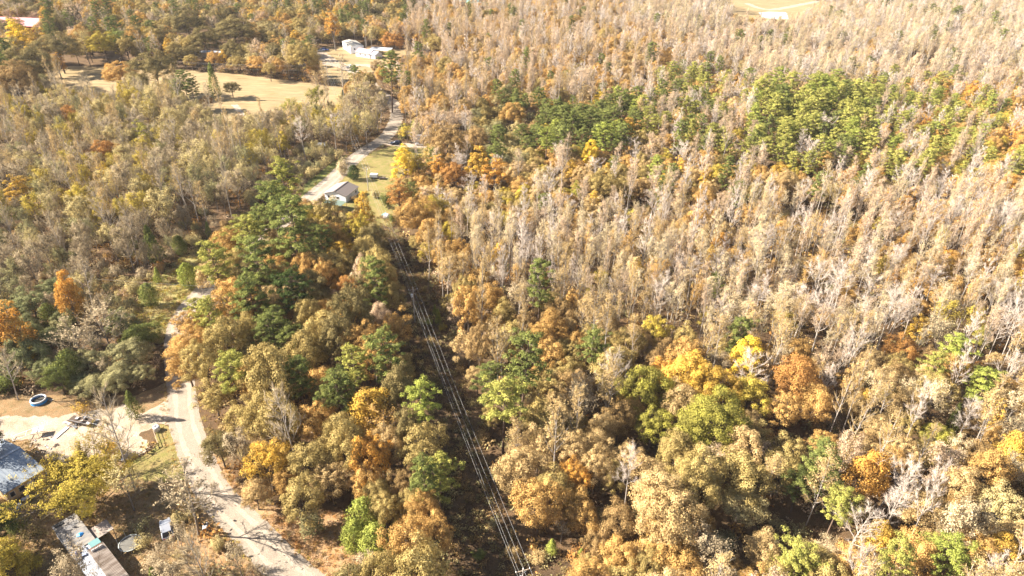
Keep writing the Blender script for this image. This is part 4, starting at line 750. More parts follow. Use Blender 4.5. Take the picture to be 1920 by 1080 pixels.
SP = {'oak': .64, 'maple': .70, 'pine': .68, 'cedar': .8, 'poplar': .70, 'bare': .66, 'thin': .72, 'shrub': .68, 'evergreen': .8}
HK = {'oak': .7, 'maple': .7, 'pine': .6, 'thin': .6, 'bare': .5, 'poplar': .4, 'shrub': .8, 'cedar': 1, 'evergreen': 1}
OPENB = [(BB(p), p) for p in OPEN_PX]
GAPB = [(BB(p), p) for p in GAPS_PX]
for npass, (x, y) in [(-1, q) for q in cands[:len(cands) // 13]] + [(0, q) for q in cands] + [(1, q) for q in cands if -150 < q[0] < 190 and q[1] < 330]:
    if kept(x, y): continue
    px, py, dp = P(x, y, 8)
    if dp < 1: continue
    comp, tot = REST, None
    for (a, b, c, d), p, cc, tt in WOODS:
        if a <= px <= c and b <= py <= d and inside(p, px, py): comp, tot = cc, tt; break
    if tot is None: tot = sum(q[2] for q in comp)
    r = rg.random() * tot
    for q in comp:
        r -= q[2]
        if r <= 0: break
    kind, col, _, r0, r1 = q
    Rw = rg.uniform(r0, r1)
    if npass == -1 and kind not in ('oak', 'maple', 'pine'): continue
    npass = max(npass, 0)
    if npass and px > 1250 and py < 640: continue
    if npass:
        if kind in ('bare', 'pine', 'poplar'): continue
        Rw *= .66
    if not free(x, y, Rw, SP[kind] * (.9 if npass else 1)): continue
    pr = PROTO[kind]; dn = density(x, y)
    sz = (Rw / pr['R0']) ** HK[kind] * rg.uniform(.8, 1.18) * (1 + .12 * dn)
    zz = pr['zc'] * (Rw / pr['R0']) ** HK[kind]; ax, ay, ad = P(x, y, zz); rr = Rw * FPX / ad
    if any(a - rr < ax < c + rr and b - rr < ay < d + rr and (inside(p, ax, ay) or inside(p, ax - rr, ay) or inside(p, ax + rr, ay) or inside(p, ax, ay - rr * 1.3) or inside(p, ax, ay + rr * .7)) for (a, b, c, d), p in OPENB): continue
    if any((ax - hx) ** 2 + (ay - hy) ** 2 < hr * hr for hx, hy, hr in BIG): continue
    if any(a < ax < c and b - 2 * rr < ay < d and (inside(p, ax, ay + rr * .6) or inside(p, ax, ay + rr * 1.6)) for (a, b, c, d), p in GAPB):
        kind = 'shrub'; col = rg.choice(['brown', 'grey-brown', 'orange-tan', 'straw', 'sage-olive']); Rw = rg.uniform(1.3, 2.3); pr = PROTO[kind]; sz = rg.uniform(.6, 1.1)
        if not free(x, y, Rw, .75): continue
    if 300 < px < 900 and py > 380 and not npass and kind == 'oak': sz *= 1.28
    put(dict(kind=kind, col=col, x=x, y=y, R=Rw, sz=sz, hero=False))

KNAME = {'oak': ('oak_tree', 'oak tree'), 'maple': ('maple_tree', 'maple tree'), 'pine': ('pine_tree', 'pine tree'), 'cedar': ('cedar_tree', 'cedar tree'), 'poplar': ('poplar_tree', 'poplar tree'), 'bare': ('bare_tree', 'bare tree'), 'thin': ('scrub_tree', 'scrub tree'), 'shrub': ('shrub', 'shrub'), 'evergreen': ('evergreen_bush', 'evergreen bush'), 'locust': ('locust_tree', 'locust tree')}
LOOK = {'oak': 'full-crowned {c} oak', 'maple': 'upright {c} maple', 'pine': 'tall {c} pine', 'cedar': 'small cone-shaped {c} cedar', 'poplar': 'slender half-bare {c} poplar', 'bare': 'leafless {c} tree', 'thin': 'thin-leaved twiggy {c} tree', 'shrub': 'low twiggy {c} shrub', 'evergreen': 'dense rounded {c} evergreen bush', 'locust': 'wide fine-leaved {c} tree'}
MARKS = [(983, 1072, 'the nearest power pole'), (775, 570, 'the power pole in the clearing'), (640, 360, 'the white cottage'), (73, 750, 'the blue pool'), (30, 880, 'the blue-grey metal roof'), (180, 1030, 'the long flat-roofed trailer home'), (313, 992, 'the silver car'), (245, 1022, 'the trampoline'), (66, 638, 'the small white shed roof'), (742, 268, 'the dark car'), (690, 335, 'the pole by the cottage'), (660, 88, 'the far white house'), (45, 42, 'the red barn'), (500, 175, 'the hay field'), (725, 403, 'the teal-covered heap'), (1450, 29, 'the pond'), (395, 96, 'the far trailer'), (293, 806, 'the white barrel')]
def where(px, py):
    best = min(MARKS, key=lambda m: math.hypot(m[0] - px, m[1] - py)); dx, dy = px - best[0], py - best[1]
    if math.hypot(dx, dy) < 110:
        w = ('right of ' if dx > 0 else 'left of ') if abs(dx) > abs(dy) else ('below ' if dy > 0 else 'above ')
        return w + best[2]
    if px < 330 and py > 540: return 'in the left roadside thicket'
    if px < 560 and py < 540: return 'in the brushy left wood' if py > 170 else 'in the wood beyond the hay field'
    if 300 < px < 860 and py > 380: return 'between road and power line'
    if py < 200: return 'in the far wood'
    return 'in the wood right of the power line'
TEN = ['no', 'one', 'two', 'three', 'four', 'five', 'six', 'seven', 'eight', 'nine', 'ten']
SHORT = {'oak': 'oak', 'maple': 'maple', 'pine': 'pine', 'cedar': 'cedar', 'poplar': 'poplar', 'bare': 'bare tree', 'thin': 'twiggy tree', 'shrub': 'shrub', 'evergreen': 'evergreen bush', 'locust': 'locust'}
def near_of(t):
    cx, cy = int(t['x'] // cellsz), int(t['y'] // cellsz); o = []
    for k in (1, 2):
        o = [n for i in range(-k, k + 1) for j in range(-k, k + 1) for n in grid.get((cx + i, cy + j), ()) if n is not t and n['kind'] != 'shrub' or n is not t and k == 2]
        if len(o) > 8: break
    rare = {'oak': 0, 'poplar': 40, 'bare': 30, 'thin': 25, 'shrub': 30}
    o.sort(key=lambda n: math.hypot(n['px'] - t['px'], n['py'] - t['py']) * FPX / 1280 - (30 if n['col'] in ('golden', 'orange', 'rust', 'green', 'bright yellow', 'bright green', 'lemon-green', 'red') else 0) + rare.get(n['kind'], -10) * .5)
    return o[:14]
def side(t, n):
    dx, dy = t['px'] - n['px'], t['py'] - n['py']
    return ('right of' if dx > 0 else 'left of') if abs(dx) > abs(dy) else ('below' if dy > 0 else 'above')
def label_for(t):
    look = LOOK[t['kind']].format(c=t['col'])
    best = min(MARKS, key=lambda m: math.hypot(m[0] - t['px'], m[1] - t['py']))
    if math.hypot(best[0] - t['px'], best[1] - t['py']) < 75:
        lab = look + ' ' + side(t, dict(px=best[0], py=best[1])) + ' ' + best[2]
        if lab not in used: used[lab] = 1; return lab
    a = TEN[min(9, max(1, int(t['px'] / 192 + .5)))]; b = TEN[min(9, max(1, int(t['py'] / 108 + .5)))]
    pos = ', %s tenths across, %s down' % (a, b)
    nn = near_of(t)
    for n in nn:
        lab = '%s %s %s %s%s' % (look, side(t, n), n['col'], SHORT[n['kind']], pos)
        if lab not in used and len(lab.split()) <= 16: used[lab] = 1; return lab
    pos = ', %s tenths across' % a
    for n in nn:
        for m in nn:
            if n is m: continue
            lab = '%s %s %s %s, %s %s %s' % (look, side(t, n), n['col'], SHORT[n['kind']], side(t, m), m['col'], SHORT[m['kind']])
            if lab not in used and len(lab.split()) <= 16: used[lab] = 1; return lab
    return look + pos
def link(o): C.objects.link(o); return o
counts = {}
used = {}
by_kind = {}
for t in trees: by_kind.setdefault(t['kind'], []).append(t)
stuff_src = {}
for t in trees: t['px'], t['py'], t['d'] = P(t['x'], t['y'], PROTO[t['kind']]['zc'] * t['sz'])
for kind, lst in by_kind.items():
    pr = PROTO[kind]
    for t in lst:
        zc = pr['zc'] * t['sz']; t['px'], t['py'], t['d'] = P(t['x'], t['y'], zc)
        t['in'] = -30 < t['px'] < 1950 and -20 < t['py'] < 1110
        if t['hero']: t['in'] = True
    lst.sort(key=lambda t: (not t['hero'], not t['in'], t['d'] / t['R']))
    ind = [t for t in lst if t['in']][:300]
    ids = set(map(id, ind)); rest = [t for t in lst if id(t) not in ids]
    nm, cat = KNAME[kind]
    for i, t in enumerate(ind):
        pc, pt = PAL[t['col']]; b = rg.uniform(.88, 1.14)
        root = link(bpy.data.objects.new(nm, None)); root.empty_display_size = .5
        root.location = (t['x'], t['y'], 0); root.rotation_euler = (rg.gauss(0, .035), rg.gauss(0, .035), rg.uniform(0, 6.28))
        s = t['R'] / pr['R0']; root.scale = (s * rg.uniform(.94, 1.06), s * rg.uniform(.94, 1.06), t['sz'])
        k = rg.randrange(6 if kind == 'oak' else len(pr['v']))
        if kind == 'oak' and t['R'] > 5.4: k = 6 + i % 2
        if t['hero'] and kind == 'thin' and t['R'] > 5: k = 3
        cm, wm = pr['v'][k]
        w_ = link(bpy.data.objects.new('trunk', wm)); w_.parent = root
        c_ = link(bpy.data.objects.new('crown', cm)); c_.parent = root
        c_['tint'] = [v * b for v in pc]; c_['tint_b'] = [v * b for v in pt]
        lab = label_for(t)
        root['label'] = lab; root['category'] = cat; root['group'] = (cat.replace('tree', 'trees') if 'tree' in cat else cat + ('es' if cat.endswith('sh') else 's')) + ' of the wood'
        stuff_src.setdefault(kind, {})[k] = (c_, w_)
    counts[kind] = (len(ind), len(rest))
    # the rest of the kind, farther off: one object
    if rest: t_rest = (rest, pr)
    by_kind[kind] = (ind, rest)
print('TREES', counts)

def scatter(name, label, pts, sources):
    """one 'stuff' object: copies of the source meshes on points that carry turn, size, colours"""
    n = len(pts)
    me = bpy.data.meshes.new(name); me.vertices.add(n)
    me.vertices.foreach_set('co', np.array([p['co'] for p in pts], dtype=np.float32).ravel())
    def attr(nm, ty, dat, key):
        a = me.attributes.new(nm, ty, 'POINT'); a.data.foreach_set(key, np.array(dat).ravel())
    attr('variant', 'INT', np.array([p['v'] for p in pts], dtype=np.int32), 'value')
    attr('turn', 'FLOAT_VECTOR', np.array([(rg.gauss(0, .03), rg.gauss(0, .03), p['r']) for p in pts], dtype=np.float32), 'vector')
    attr('size', 'FLOAT_VECTOR', np.array([p['s'] for p in pts], dtype=np.float32), 'vector')
    attr('tint', 'FLOAT_VECTOR', np.array([p['a'] for p in pts], dtype=np.float32), 'vector')
    attr('tint_b', 'FLOAT_VECTOR', np.array([p['b'] for p in pts], dtype=np.float32), 'vector')
    ob = link(bpy.data.objects.new(name, me)); ob['kind'] = 'stuff'; ob['label'] = label
    ng = bpy.data.node_groups.new(name, 'GeometryNodeTree')
    ng.interface.new_socket('Geometry', in_out='INPUT', socket_type='NodeSocketGeometry'); ng.interface.new_socket('Geometry', in_out='OUTPUT', socket_type='NodeSocketGeometry')
    gi = ng.nodes.new('NodeGroupInput'); go = ng.nodes.new('NodeGroupOutput'); jn = ng.nodes.new('GeometryNodeJoinGeometry')
    def named(nm, ty):
        a = ng.nodes.new('GeometryNodeInputNamedAttribute'); a.data_type = ty; a.inputs['Name'].default_value = nm; return a.outputs['Attribute']
    tv = named('turn', 'FLOAT_VECTOR'); sv = named('size', 'FLOAT_VECTOR'); vv = named('variant', 'INT')
    er = ng.nodes.new('FunctionNodeEulerToRotation'); ng.links.new(tv, er.inputs[0])
    for k, objs in sources.items():
        cmp_ = ng.nodes.new('FunctionNodeCompare'); cmp_.data_type = 'INT'; cmp_.operation = 'EQUAL'
        ng.links.new(vv, cmp_.inputs[2]); cmp_.inputs[3].default_value = k
        for o in objs:
            oi = ng.nodes.new('GeometryNodeObjectInfo'); oi.inputs['Object'].default_value = o; oi.transform_space = 'ORIGINAL'
            ip = ng.nodes.new('GeometryNodeInstanceOnPoints')
            ng.links.new(gi.outputs[0], ip.inputs['Points']); ng.links.new(cmp_.outputs['Result'], ip.inputs['Selection'])
            ng.links.new(oi.outputs['Geometry'], ip.inputs['Instance']); ng.links.new(er.outputs[0], ip.inputs['Rotation']); ng.links.new(sv, ip.inputs['Scale'])
            ng.links.new(ip.outputs[0], jn.inputs[0])
    ng.links.new(jn.outputs[0], go.inputs[0])
    md = ob.modifiers.new('scatter', 'NODES'); md.node_group = ng
    return ob
STUFFN = {'oak': ('far_oak_wood', 'distant mass of tan and orange oaks in the far wood'), 'maple': ('far_maple_wood', 'distant golden maples scattered in the far wood'), 'pine': ('far_pine_wood', 'distant green pines scattered in the far wood'), 'poplar': ('far_poplar_wood', 'distant mass of slender pale poplars in the right wood'), 'bare': ('far_bare_wood', 'distant mass of leafless pale trees in the far wood'), 'thin': ('far_scrub_wood', 'distant mass of twiggy thin-leaved trees'), 'shrub': ('far_shrubs', 'distant low shrubs between the trees'), 'cedar': ('far_cedars', 'distant small cedars'), 'evergreen': ('far_evergreens', 'distant evergreen bushes')}
for kind, (ind, rest) in by_kind.items():
    if not rest: continue
    pr = PROTO[kind]; src = stuff_src[kind]; ks = list(src)
    pts = []
    for t in rest:
        pc, pt = PAL[t['col']]; b = rg.uniform(.86, 1.16); s = t['R'] / pr['R0']
        pts.append(dict(co=(t['x'], t['y'], 0), v=rg.choice([k_ for k_ in ks if k_ < 6] if kind == 'oak' else ks), r=rg.uniform(0, 6.28), s=(s, s, t['sz']), a=[v * b for v in pc], b=[v * b for v in pt]))
    scatter(*STUFFN[kind], pts, {k: src[k] for k in ks})

# undergrowth on the wood floor and rough grass in the open: low tufts
first = []
for i, me in enumerate(TUFTS): pass
def tuft_points(n, test, cols, smin, smax, box):
    out = []
    while len(out) < n and n > 0:
        x = rg.uniform(box[0], box[2]); y = rg.uniform(box[1], box[3]); n -= .0
        tries[0] += 1
        if tries[0] > 400000: break
        if not test(x, y): continue
        c = rg.choice(cols); pc, pt = PAL[c]; b = rg.uniform(.7, 1.1); s = rg.uniform(smin, smax)
        out.append(dict(co=(x, y, 0), v=rg.randrange(3), r=rg.uniform(0, 6.28), s=(s, s, s * rg.uniform(.7, 1.2)), a=[v * b for v in pc], b=[v * b for v in pt]))
    return out
def tuft_sources():
    d = {}
    for i, me in enumerate(TUFTS):
        o = link(bpy.data.objects.new('grass_tuft', me)); q = G(800 + 14 * i, 598, 0); o.location = (q.x, q.y, 0)
        o['tint'] = PAL['straw'][0]; o['tint_b'] = PAL['yellow-olive'][0]; o['category'] = 'grass tuft'
        o['label'] = ['left', 'middle', 'right'][i] + ' straw-coloured grass tuft in the sunny patch of the clearing, right of the pole'
        o['group'] = 'grass tufts in the clearing'
        d[i] = (o,)
    return d
TS = tuft_sources()
tries = [0]
pts = []
for i in range(0, len(road_c) - 1):
    p_, q_ = road_c[i], road_c[i + 1]; d_ = q_ - p_; n_ = Vector((-d_.y, d_.x)).normalized()
    for k in range(9):
        s_ = rg.choice((-1, 1)); w_ = rg.uniform(2.95, 4.6) if rg.random() < .9 else rg.uniform(2.5, 3.0); c_ = rg.choice(['straw', 'tan', 'orange-tan', 'brown', 'yellow-olive', 'rust'])
        pt = p_ + d_ * rg.random() + n_ * s_ * w_; pc, pb = PAL[c_]; z_ = rg.uniform(.2, .5)
        pts.append(dict(co=(pt.x, pt.y, .02), v=rg.randrange(3), r=rg.uniform(0, 6.28), s=(z_, z_, z_ * .5), a=pc, b=pb))
scatter('roadside_weeds', 'weeds and fallen leaves along both road edges', pts, TS)
inb = lambda k: (lambda x, y: inside(AW[k], x, y) and not inside(road_poly, x, y))
scatter('clearing_grass', 'rough brown grass and weeds under the power line', tuft_points(1000, inb('clearing'), ['brown', 'brown', 'olive-brown', 'sage-olive', 'straw'], .5, 1.1, BB(AW['clearing'])), TS)
tries[0] = 0
scatter('meadow_grass', 'rough yellow-green grass beside the road', tuft_points(1200, inb('meadow'), ['straw', 'yellow-olive', 'lemon-green', 'brown', 'tan'], .4, 1.0, BB(AW['meadow'])), TS)
tries[0] = 0
def forest_test(x, y): return not kept(x, y)
scatter('undergrowth', 'brown and orange undergrowth on the wood floor', tuft_points(11000, forest_test, ['brown', 'orange-tan', 'tan', 'rust', 'olive-brown', 'sage-olive', 'pinkish tan'], .9, 2.2, (-190, 62, 260, 420)), TS)
tries[0] = 0
scatter('yard_leaves', 'fallen leaves, twigs and weeds over the yard', tuft_points(2600, lambda x, y: inside(AW['leafy_yard'], x, y) and not inside(ROAD_CLEAR, x, y), ['brown', 'tan', 'orange-tan', 'olive-brown', 'straw', 'grey-brown'], .15, .5, BB(AW['leafy_yard'])), TS)
tries[0] = 0
scatter('verge_leaves', 'heaps of fallen orange leaves and weeds on the road verge', tuft_points(500, inb('leafy_verge'), ['orange-tan', 'rust', 'tan', 'pinkish tan'], .25, .6, BB(AW['leafy_verge'])), TS)
HAZE = 0.00006

# ------------------------------------------------------------------ buildings
def corrugated(name, c1, c2, rust=None, freq=9.0, rough=0.45, metal=0.0):
    m, nt, b = newmat(name); L = nt.links.new
    tc = N(nt, 'ShaderNodeTexCoord'); nz = N(nt, 'ShaderNodeTexNoise'); nz.inputs['Scale'].default_value = 0.8; nz.inputs['Detail'].default_value = 8
    mp = N(nt, 'ShaderNodeMapping'); mp.inputs['Scale'].default_value = (2.2, 0.5, 1); L(tc.outputs['Object'], mp.inputs[0]); L(mp.outputs[0], nz.inputs['Vector'])
    r = N(nt, 'ShaderNodeMapRange'); r.inputs['From Min'].default_value = .4; r.inputs['From Max'].default_value = .62; L(nz.outputs['Fac'], r.inputs['Value'])
    mx = N(nt, 'ShaderNodeMix', data_type='RGBA'); mx.inputs[6].default_value = (*c1, 1); mx.inputs[7].default_value = (*c2, 1); L(r.outputs['Result'], mx.inputs[0])
    L(mx.outputs[2], b.inputs['Base Color']); b.inputs['Roughness'].default_value = rough; b.inputs['Metallic'].default_value = metal
    return m
M_BLUE = corrugated('blue_grey_metal', (0.27, 0.30, 0.33), (0.20, 0.23, 0.27), rough=.4)
M_WHITEM = corrugated('white_metal', (0.50, 0.51, 0.53), (0.33, 0.34, 0.36), rough=.4)
M_RUSTM = corrugated('rusty_metal', (0.34, 0.28, 0.23), (0.17, 0.12, 0.085), rough=.7)
M_GREYR = corrugated('worn_grey_roof', (0.13, 0.125, 0.125), (0.24, 0.21, 0.175), rough=.8)
M_SHINGLE = simple('brown_shingle', (0.20, 0.165, 0.145), .9, scale=6, col2=(0.16, 0.13, 0.115))
M_SHINGLEL = simple('grey_shingle', (0.30, 0.27, 0.26), .9, scale=6, col2=(0.25, 0.23, 0.22))
M_PALE = simple('pale_roof', (0.40, 0.36, 0.29), .85, scale=1.2, col2=(0.34, 0.32, 0.28))
M_PINK = simple('pink_roof', (0.58, 0.38, 0.33), .85, scale=1.2, col2=(0.48, 0.32, 0.29))
M_REDR = simple('faded_red_roof', (0.66, 0.27, 0.27), .6, scale=.5, col2=(0.56, 0.20, 0.20))
M_REDW = simple('red_wall', (0.42, 0.08, 0.06), .8, scale=.5)
M_TANW = simple('tan_siding', (0.58, 0.42, 0.26), .85, scale=.8, col2=(0.50, 0.36, 0.22))
M_WHITE = simple('white_siding', (0.74, 0.75, 0.79), .7, scale=.6, col2=(0.66, 0.68, 0.72))
M_WPAINT = simple('white_paint', (0.66, 0.66, 0.65), .5, scale=2, noise=.08)
M_GLASS = simple('dark_glass', (0.03, 0.035, 0.05), .1, scale=1, spec=.8)
M_DARKW = simple('dark_timber', (0.10, 0.07, 0.05), .9, scale=3)
M_TIMBER = simple('weathered_timber', (0.46, 0.36, 0.26), .9, scale=3, col2=(0.30, 0.22, 0.15))
M_POLE = simple('pole_timber', (0.52, 0.46, 0.40), .9, scale=2, col2=(0.40, 0.34, 0.28))
M_INS = simple('white_ceramic', (0.85, 0.84, 0.82), .3, scale=2, noise=.1)
M_STEEL = simple('galvanised_steel', (0.55, 0.55, 0.56), .4, .6, scale=3)
M_WIRE = simple('aluminium_wire', (0.50, 0.48, 0.45), .4, .3, scale=1, noise=.1)
M_TYRE = simple('black_rubber', (0.025, 0.025, 0.027), .85, scale=8)
M_BLUET = simple('blue_vinyl', (0.04, 0.30, 0.72), .5, scale=1, noise=.15)
M_TEAL = simple('teal_sheet', (0.13, 0.26, 0.26), .6, scale=1, noise=.15)
M_WATER = simple('pool_water', (0.09, 0.08, 0.07), .08, scale=1, spec=.9)
M_NET = simple('black_mat', (0.16, 0.15, 0.13), .9, scale=4)
M_SILVER = simple('silver_paint', (0.36, 0.37, 0.40), .3, .4, scale=1, noise=.06)
M_NAVY = simple('dark_blue_paint', (0.02, 0.03, 0.06), .25, .2, scale=1, noise=.1)
M_BLUEP = simple('blue_paint', (0.05, 0.12, 0.45), .3, .2, scale=1, noise=.1)
M_RED = simple('red_lens', (0.35, 0.02, 0.02), .3)
M_LENS = simple('clear_lens', (0.75, 0.76, 0.78), .15)
M_STONE = simple('grey_block', (0.42, 0.40, 0.38), .95, scale=3)

def window(root, face, L_, W_, t, z, w, h, eave=0):
    """frame with its pane, 3 cm proud of the wall; face: x+ x- y+ y-"""
    ax = face[0]; sg = 1 if face[1] == '+' else -1
    off = (L_ if ax == 'x' else W_) / 2 * sg
    def b(d, ww, hh, th):
        c = (off + sg * d, t, z) if ax == 'x' else (t, off + sg * d, z)
        s = (th, ww, hh) if ax == 'x' else (ww, th, hh)
        return MB().box(c, s)
    f = b(.02, w, h, .07).build('window', M_WPAINT, root)
    p = b(.055, w - .16, h - .16, .02).build('pane', M_GLASS, f)
    return f
def gable(name, label, cat, cx, cy, rz, L_, W_, eave, ridge, wall, roof, roof2=None, over=.35, wins=(), seams=0.0, cap=None, doors=(), chimney=None):
    """local x runs along the ridge"""
    r = thing(name, label, cat, (cx, cy, 0), rz)
    w = MB(); l, h = L_ / 2, W_ / 2
    vs = [(-l, -h, -.3), (l, -h, -.3), (l, h, -.3), (-l, h, -.3), (-l, -h, eave), (l, -h, eave), (l, h, eave), (-l, h, eave), (-l, 0, ridge), (l, 0, ridge)]
    w.add(vs, [(0, 1, 5, 4), (2, 3, 7, 6), (1, 2, 6, 9, 5), (3, 0, 4, 8, 7), (0, 3, 2, 1)])
    w.build('wall', wall, r)
    k = (ridge - eave) / h; ez = eave - k * over
    for s, m in ((-1, roof), (1, roof2 or roof)):
        sl = MB().slab((-l - over, s * (h + over), ez + .14), (l + over, s * (h + over), ez + .14), (l + over, s * .002, ridge + .14), (-l - over, s * .002, ridge + .14), .12)
        if seams:
            x = -l - over + .1
            while x < l + over:
                a = Vector((x, s * (h + over), ez + .15)); b2 = Vector((x, s * .06, ridge + .15)); sl.tube([a, b2], .028, 4); x += seams
        sl.build('roof', m, r)
    if cap: MB().box((0, 0, ridge + .17), (L_ + 2 * over, .5, .06)).build('ridge_cap', cap, r)
    for wi in wins: window(r, wi[0], L_, W_, *wi[1:])
    for (face, t, w_, h_) in doors:
        ax = face[0]; sg = 1 if face[1] == '+' else -1; off = (L_ if ax == 'x' else W_) / 2 * sg
        c = (off + sg * .02, t, h_ / 2) if ax == 'x' else (t, off + sg * .02, h_ / 2)
        s = (.06, w_, h_) if ax == 'x' else (w_, .06, h_)
        d = MB().box(c, s).build('door', M_WPAINT, r)
    if chimney: MB().box((chimney[0], chimney[1], ridge + .3), (.7, .7, 1.4)).build('chimney', M_STONE, r)
    return r
def frame3(a, b, c, z):
    """centre, turn, length, width from three eave corners seen in the photograph: a-b along the ridge, a-c across"""
    A, B_, C_ = G(*a, z), G(*b, z), G(*c, z)
    u = (B_ - A); L_ = u.length; u.normalize(); v = Vector((-u.y, u.x, 0)); w = (C_ - A).dot(v)
    cen = A + u * L_ / 2 + v * w / 2
    return cen.x, cen.y, math.atan2(u.y, u.x), L_, abs(w), (1 if w > 0 else -1)

# white cottage by the road
cx, cy, rz, L_, W_, s = frame3((648, 368), (671, 350.5), (607.5, 362.5), 2.6)
print('cottage', L_, W_, s)
gable('white_cottage', 'small white cottage with a low brown and grey gable roof beside the road', 'cottage', cx, cy, rz, L_, W_, 2.6, 3.9, M_WHITE, M_SHINGLE if s > 0 else M_SHINGLEL, M_SHINGLEL if s > 0 else M_SHINGLE,
      wins=[('x-', .9 * s * -1, 1.5, 1.1, 1.0), ('y-' if s > 0 else 'y+', L_ * .3, 1.5, 1.0, 1.0), ('x-', 2.6 * s, 1.5, .9, 1.0)], doors=[('y-' if s > 0 else 'y+', -L_ * .05, 1.0, 2.05)], cap=M_SHINGLE)
t = thing('porch_canopy', 'green sheet canopy on posts in front of the white cottage', 'canopy', G(631, 390, 0), rz)
MB().slab((-2.2, -3.2, 2.2), (1.6, -3.2, 2.2), (1.6, 3.4, 2.5), (-2.2, 3.4, 2.5), .06).build('sheet', simple('green_sheet', (.15, .20, .16), .9), t)
for x, y in ((-2.1, -3.1), (1.5, -3.1), (-2.1, 3.3), (1.5, 3.3)): MB().box((x, y, 1.1), (.1, .1, 2.2)).build('post', M_TIMBER, t)

# blue-grey roofed house, lower left
cx, cy, rz, L_, W_, s = frame3((80, 880.5), (9, 924), (22, 815), 2.7)
print('house', L_, W_, s)
gable('tan_house', 'tan house with a blue-grey ribbed metal roof at the lower left edge', 'house', cx, cy, rz, L_, W_, 2.7, 4.3, M_TANW, M_BLUE, seams=.6, over=.3, cap=M_WHITEM,
      wins=[('y+' if s < 0 else 'y-', -L_ * .28, 1.5, 1.1, 1.2), ('y+' if s < 0 else 'y-', L_ * .12, 1.5, 1.1, 1.2), ('y+' if s < 0 else 'y-', L_ * .36, 1.5, .9, 1.2), ('x-', -1.5, 1.5, 1.1, 1.2), ('x+', 1.5, 1.5, 1.1, 1.2)], doors=[('y+' if s < 0 else 'y-', -L_ * .1, 1.0, 2.05)])

# long trailer home with three roofs
A = G(96, 987, 3); Bv = G(162, 1080, 3); D = G(160, 986, 3)
u = (Bv - A).normalized(); v = Vector((-u.y, u.x, 0)); TW = (D - A).dot(v)
print('trailer width', TW, u)
TL = 24.0; cen = A + u * TL / 2 + v * TW / 2; rz = math.atan2(u.y, u.x); sg = 1 if TW > 0 else -1; TW = abs(TW)
t = thing('trailer_home', 'long low trailer home with grey, white and rusty roof panels at the lower left', 'trailer home', (cen.x, cen.y, 0), rz)
MB().box((0, 0, 1.35), (TL - .3, TW - .3, 2.9)).build('wall', M_WHITE, t)
xs = 8.2
MB().slab((-TL / 2, -TW / 2, 2.94), (-TL / 2 + xs, -TW / 2, 2.94), (-TL / 2 + xs, TW / 2, 3.02), (-TL / 2, TW / 2, 3.02), .12).build('roof', M_GREYR, t)['label'] = 'worn grey flat roof with debris'
def ribbed(x0, x1, y0, y1, z0, z1, mat, nm, lab, step=.3):
    m = MB().slab((x0, y0, z0), (x1, y0, z0), (x1, y1, z1), (x0, y1, z1), .06)
    x = x0 + .08
    while x < x1: m.tube([(x, y0 + .02, z0 + .03), (x, y1 - .02, z1 + .03)], .04, 4); x += step
    o = m.build(nm, mat, t); o['label'] = lab
ymid = 0.1
ribbed(-TL / 2 + xs + .02, TL / 2, -TW / 2 if sg > 0 else ymid, ymid if sg > 0 else TW / 2, 3.05, 3.25, M_WHITEM, 'roof', 'white ribbed roof panel')
ribbed(-TL / 2 + xs + 1.6, TL / 2, ymid if sg > 0 else -TW / 2 - .6, (TW / 2 + .6) if sg > 0 else ymid, 3.28, 3.1, M_RUSTM, 'roof', 'brown rusty ribbed roof panel')
for q in (-.25, 0.05, .32): window(t, 'y-', TL, TW - .3, TL * q, 1.6, 1.0, 1.0); window(t, 'y+', TL, TW - .3, TL * q, 1.6, 1.0, 1.0)
def roofpt(px, py, z=3.1): return G(px, py, z)
def small(name, label, cat, px, py, z, rz, build, group=None):
    q = G(px, py, z); t_ = thing(name, label, cat, (q.x, q.y, z), rz, group); build(t_); return t_
small('teal_panel', 'flat teal sheet lying on the trailer roof', 'sheet', 177, 1018, 3.06, rz, lambda t_: MB().box((0, 0, .04), (1.4, 1.6, .05)).build('sheet', M_TEAL, t_))
small('blue_tarp', 'crumpled bright blue tarp on the grey trailer roof', 'tarp', 150, 1003, 3.02, .4, lambda t_: MB().add([(-.5, -.3, 0), (.1, -.45, .12), (.5, -.1, 0), (.55, .3, .1), (0, .35, .25), (-.5, .2, .08), (0, 0, .3)], [(0, 1, 6), (1, 2, 6), (2, 3, 6), (3, 4, 6), (4, 5, 6), (5, 0, 6)]).build('cloth', M_BLUET, t_))
small('old_tyre', 'dark blue tyre lying on the white trailer roof', 'tyre', 147, 1038, 3.12, 0, lambda t_: MB().torus((0, 0, .12), .36, .12, 20, 8).build('tyre', simple('blue_black', (.03, .04, .14), .6), t_))
for i, (px, py, r_) in enumerate([(157, 1042, .5), (148, 1049, .6)]):
    small('roof_crate', ['dark crate next to the tyre on the white trailer roof, upper right one', 'dark crate below the tyre on the white trailer roof'][i], 'crate', px, py, 3.14, r_, lambda t_: (MB().box((0, 0, .15), (.85, .5, .3)).build('box', simple('slate', (.10, .12, .18), .8), t_), MB().box((0, 0, .32), (.9, .55, .05)).build('lid', simple('slate_lid', (.28, .32, .42), .8), t_)), 'crates on the trailer roof')
for i, (px, py) in enumerate([(174, 1033), (181, 1029), (188, 1025)]):
    small('roof_box', ['left', 'middle', 'right'][i] + ' one of three brown boxes in a row on the trailer roof', 'box', px, py, 3.1, rz + .1, lambda t_: (MB().box((0, 0, .2), (.5, .45, .4)).build('box', simple('brown_board', (.22, .13, .10), .8), t_), MB().box((.3, 0, .3), (.1, .5, .55)).build('back', M_WPAINT, t_)), 'brown boxes on the trailer roof')
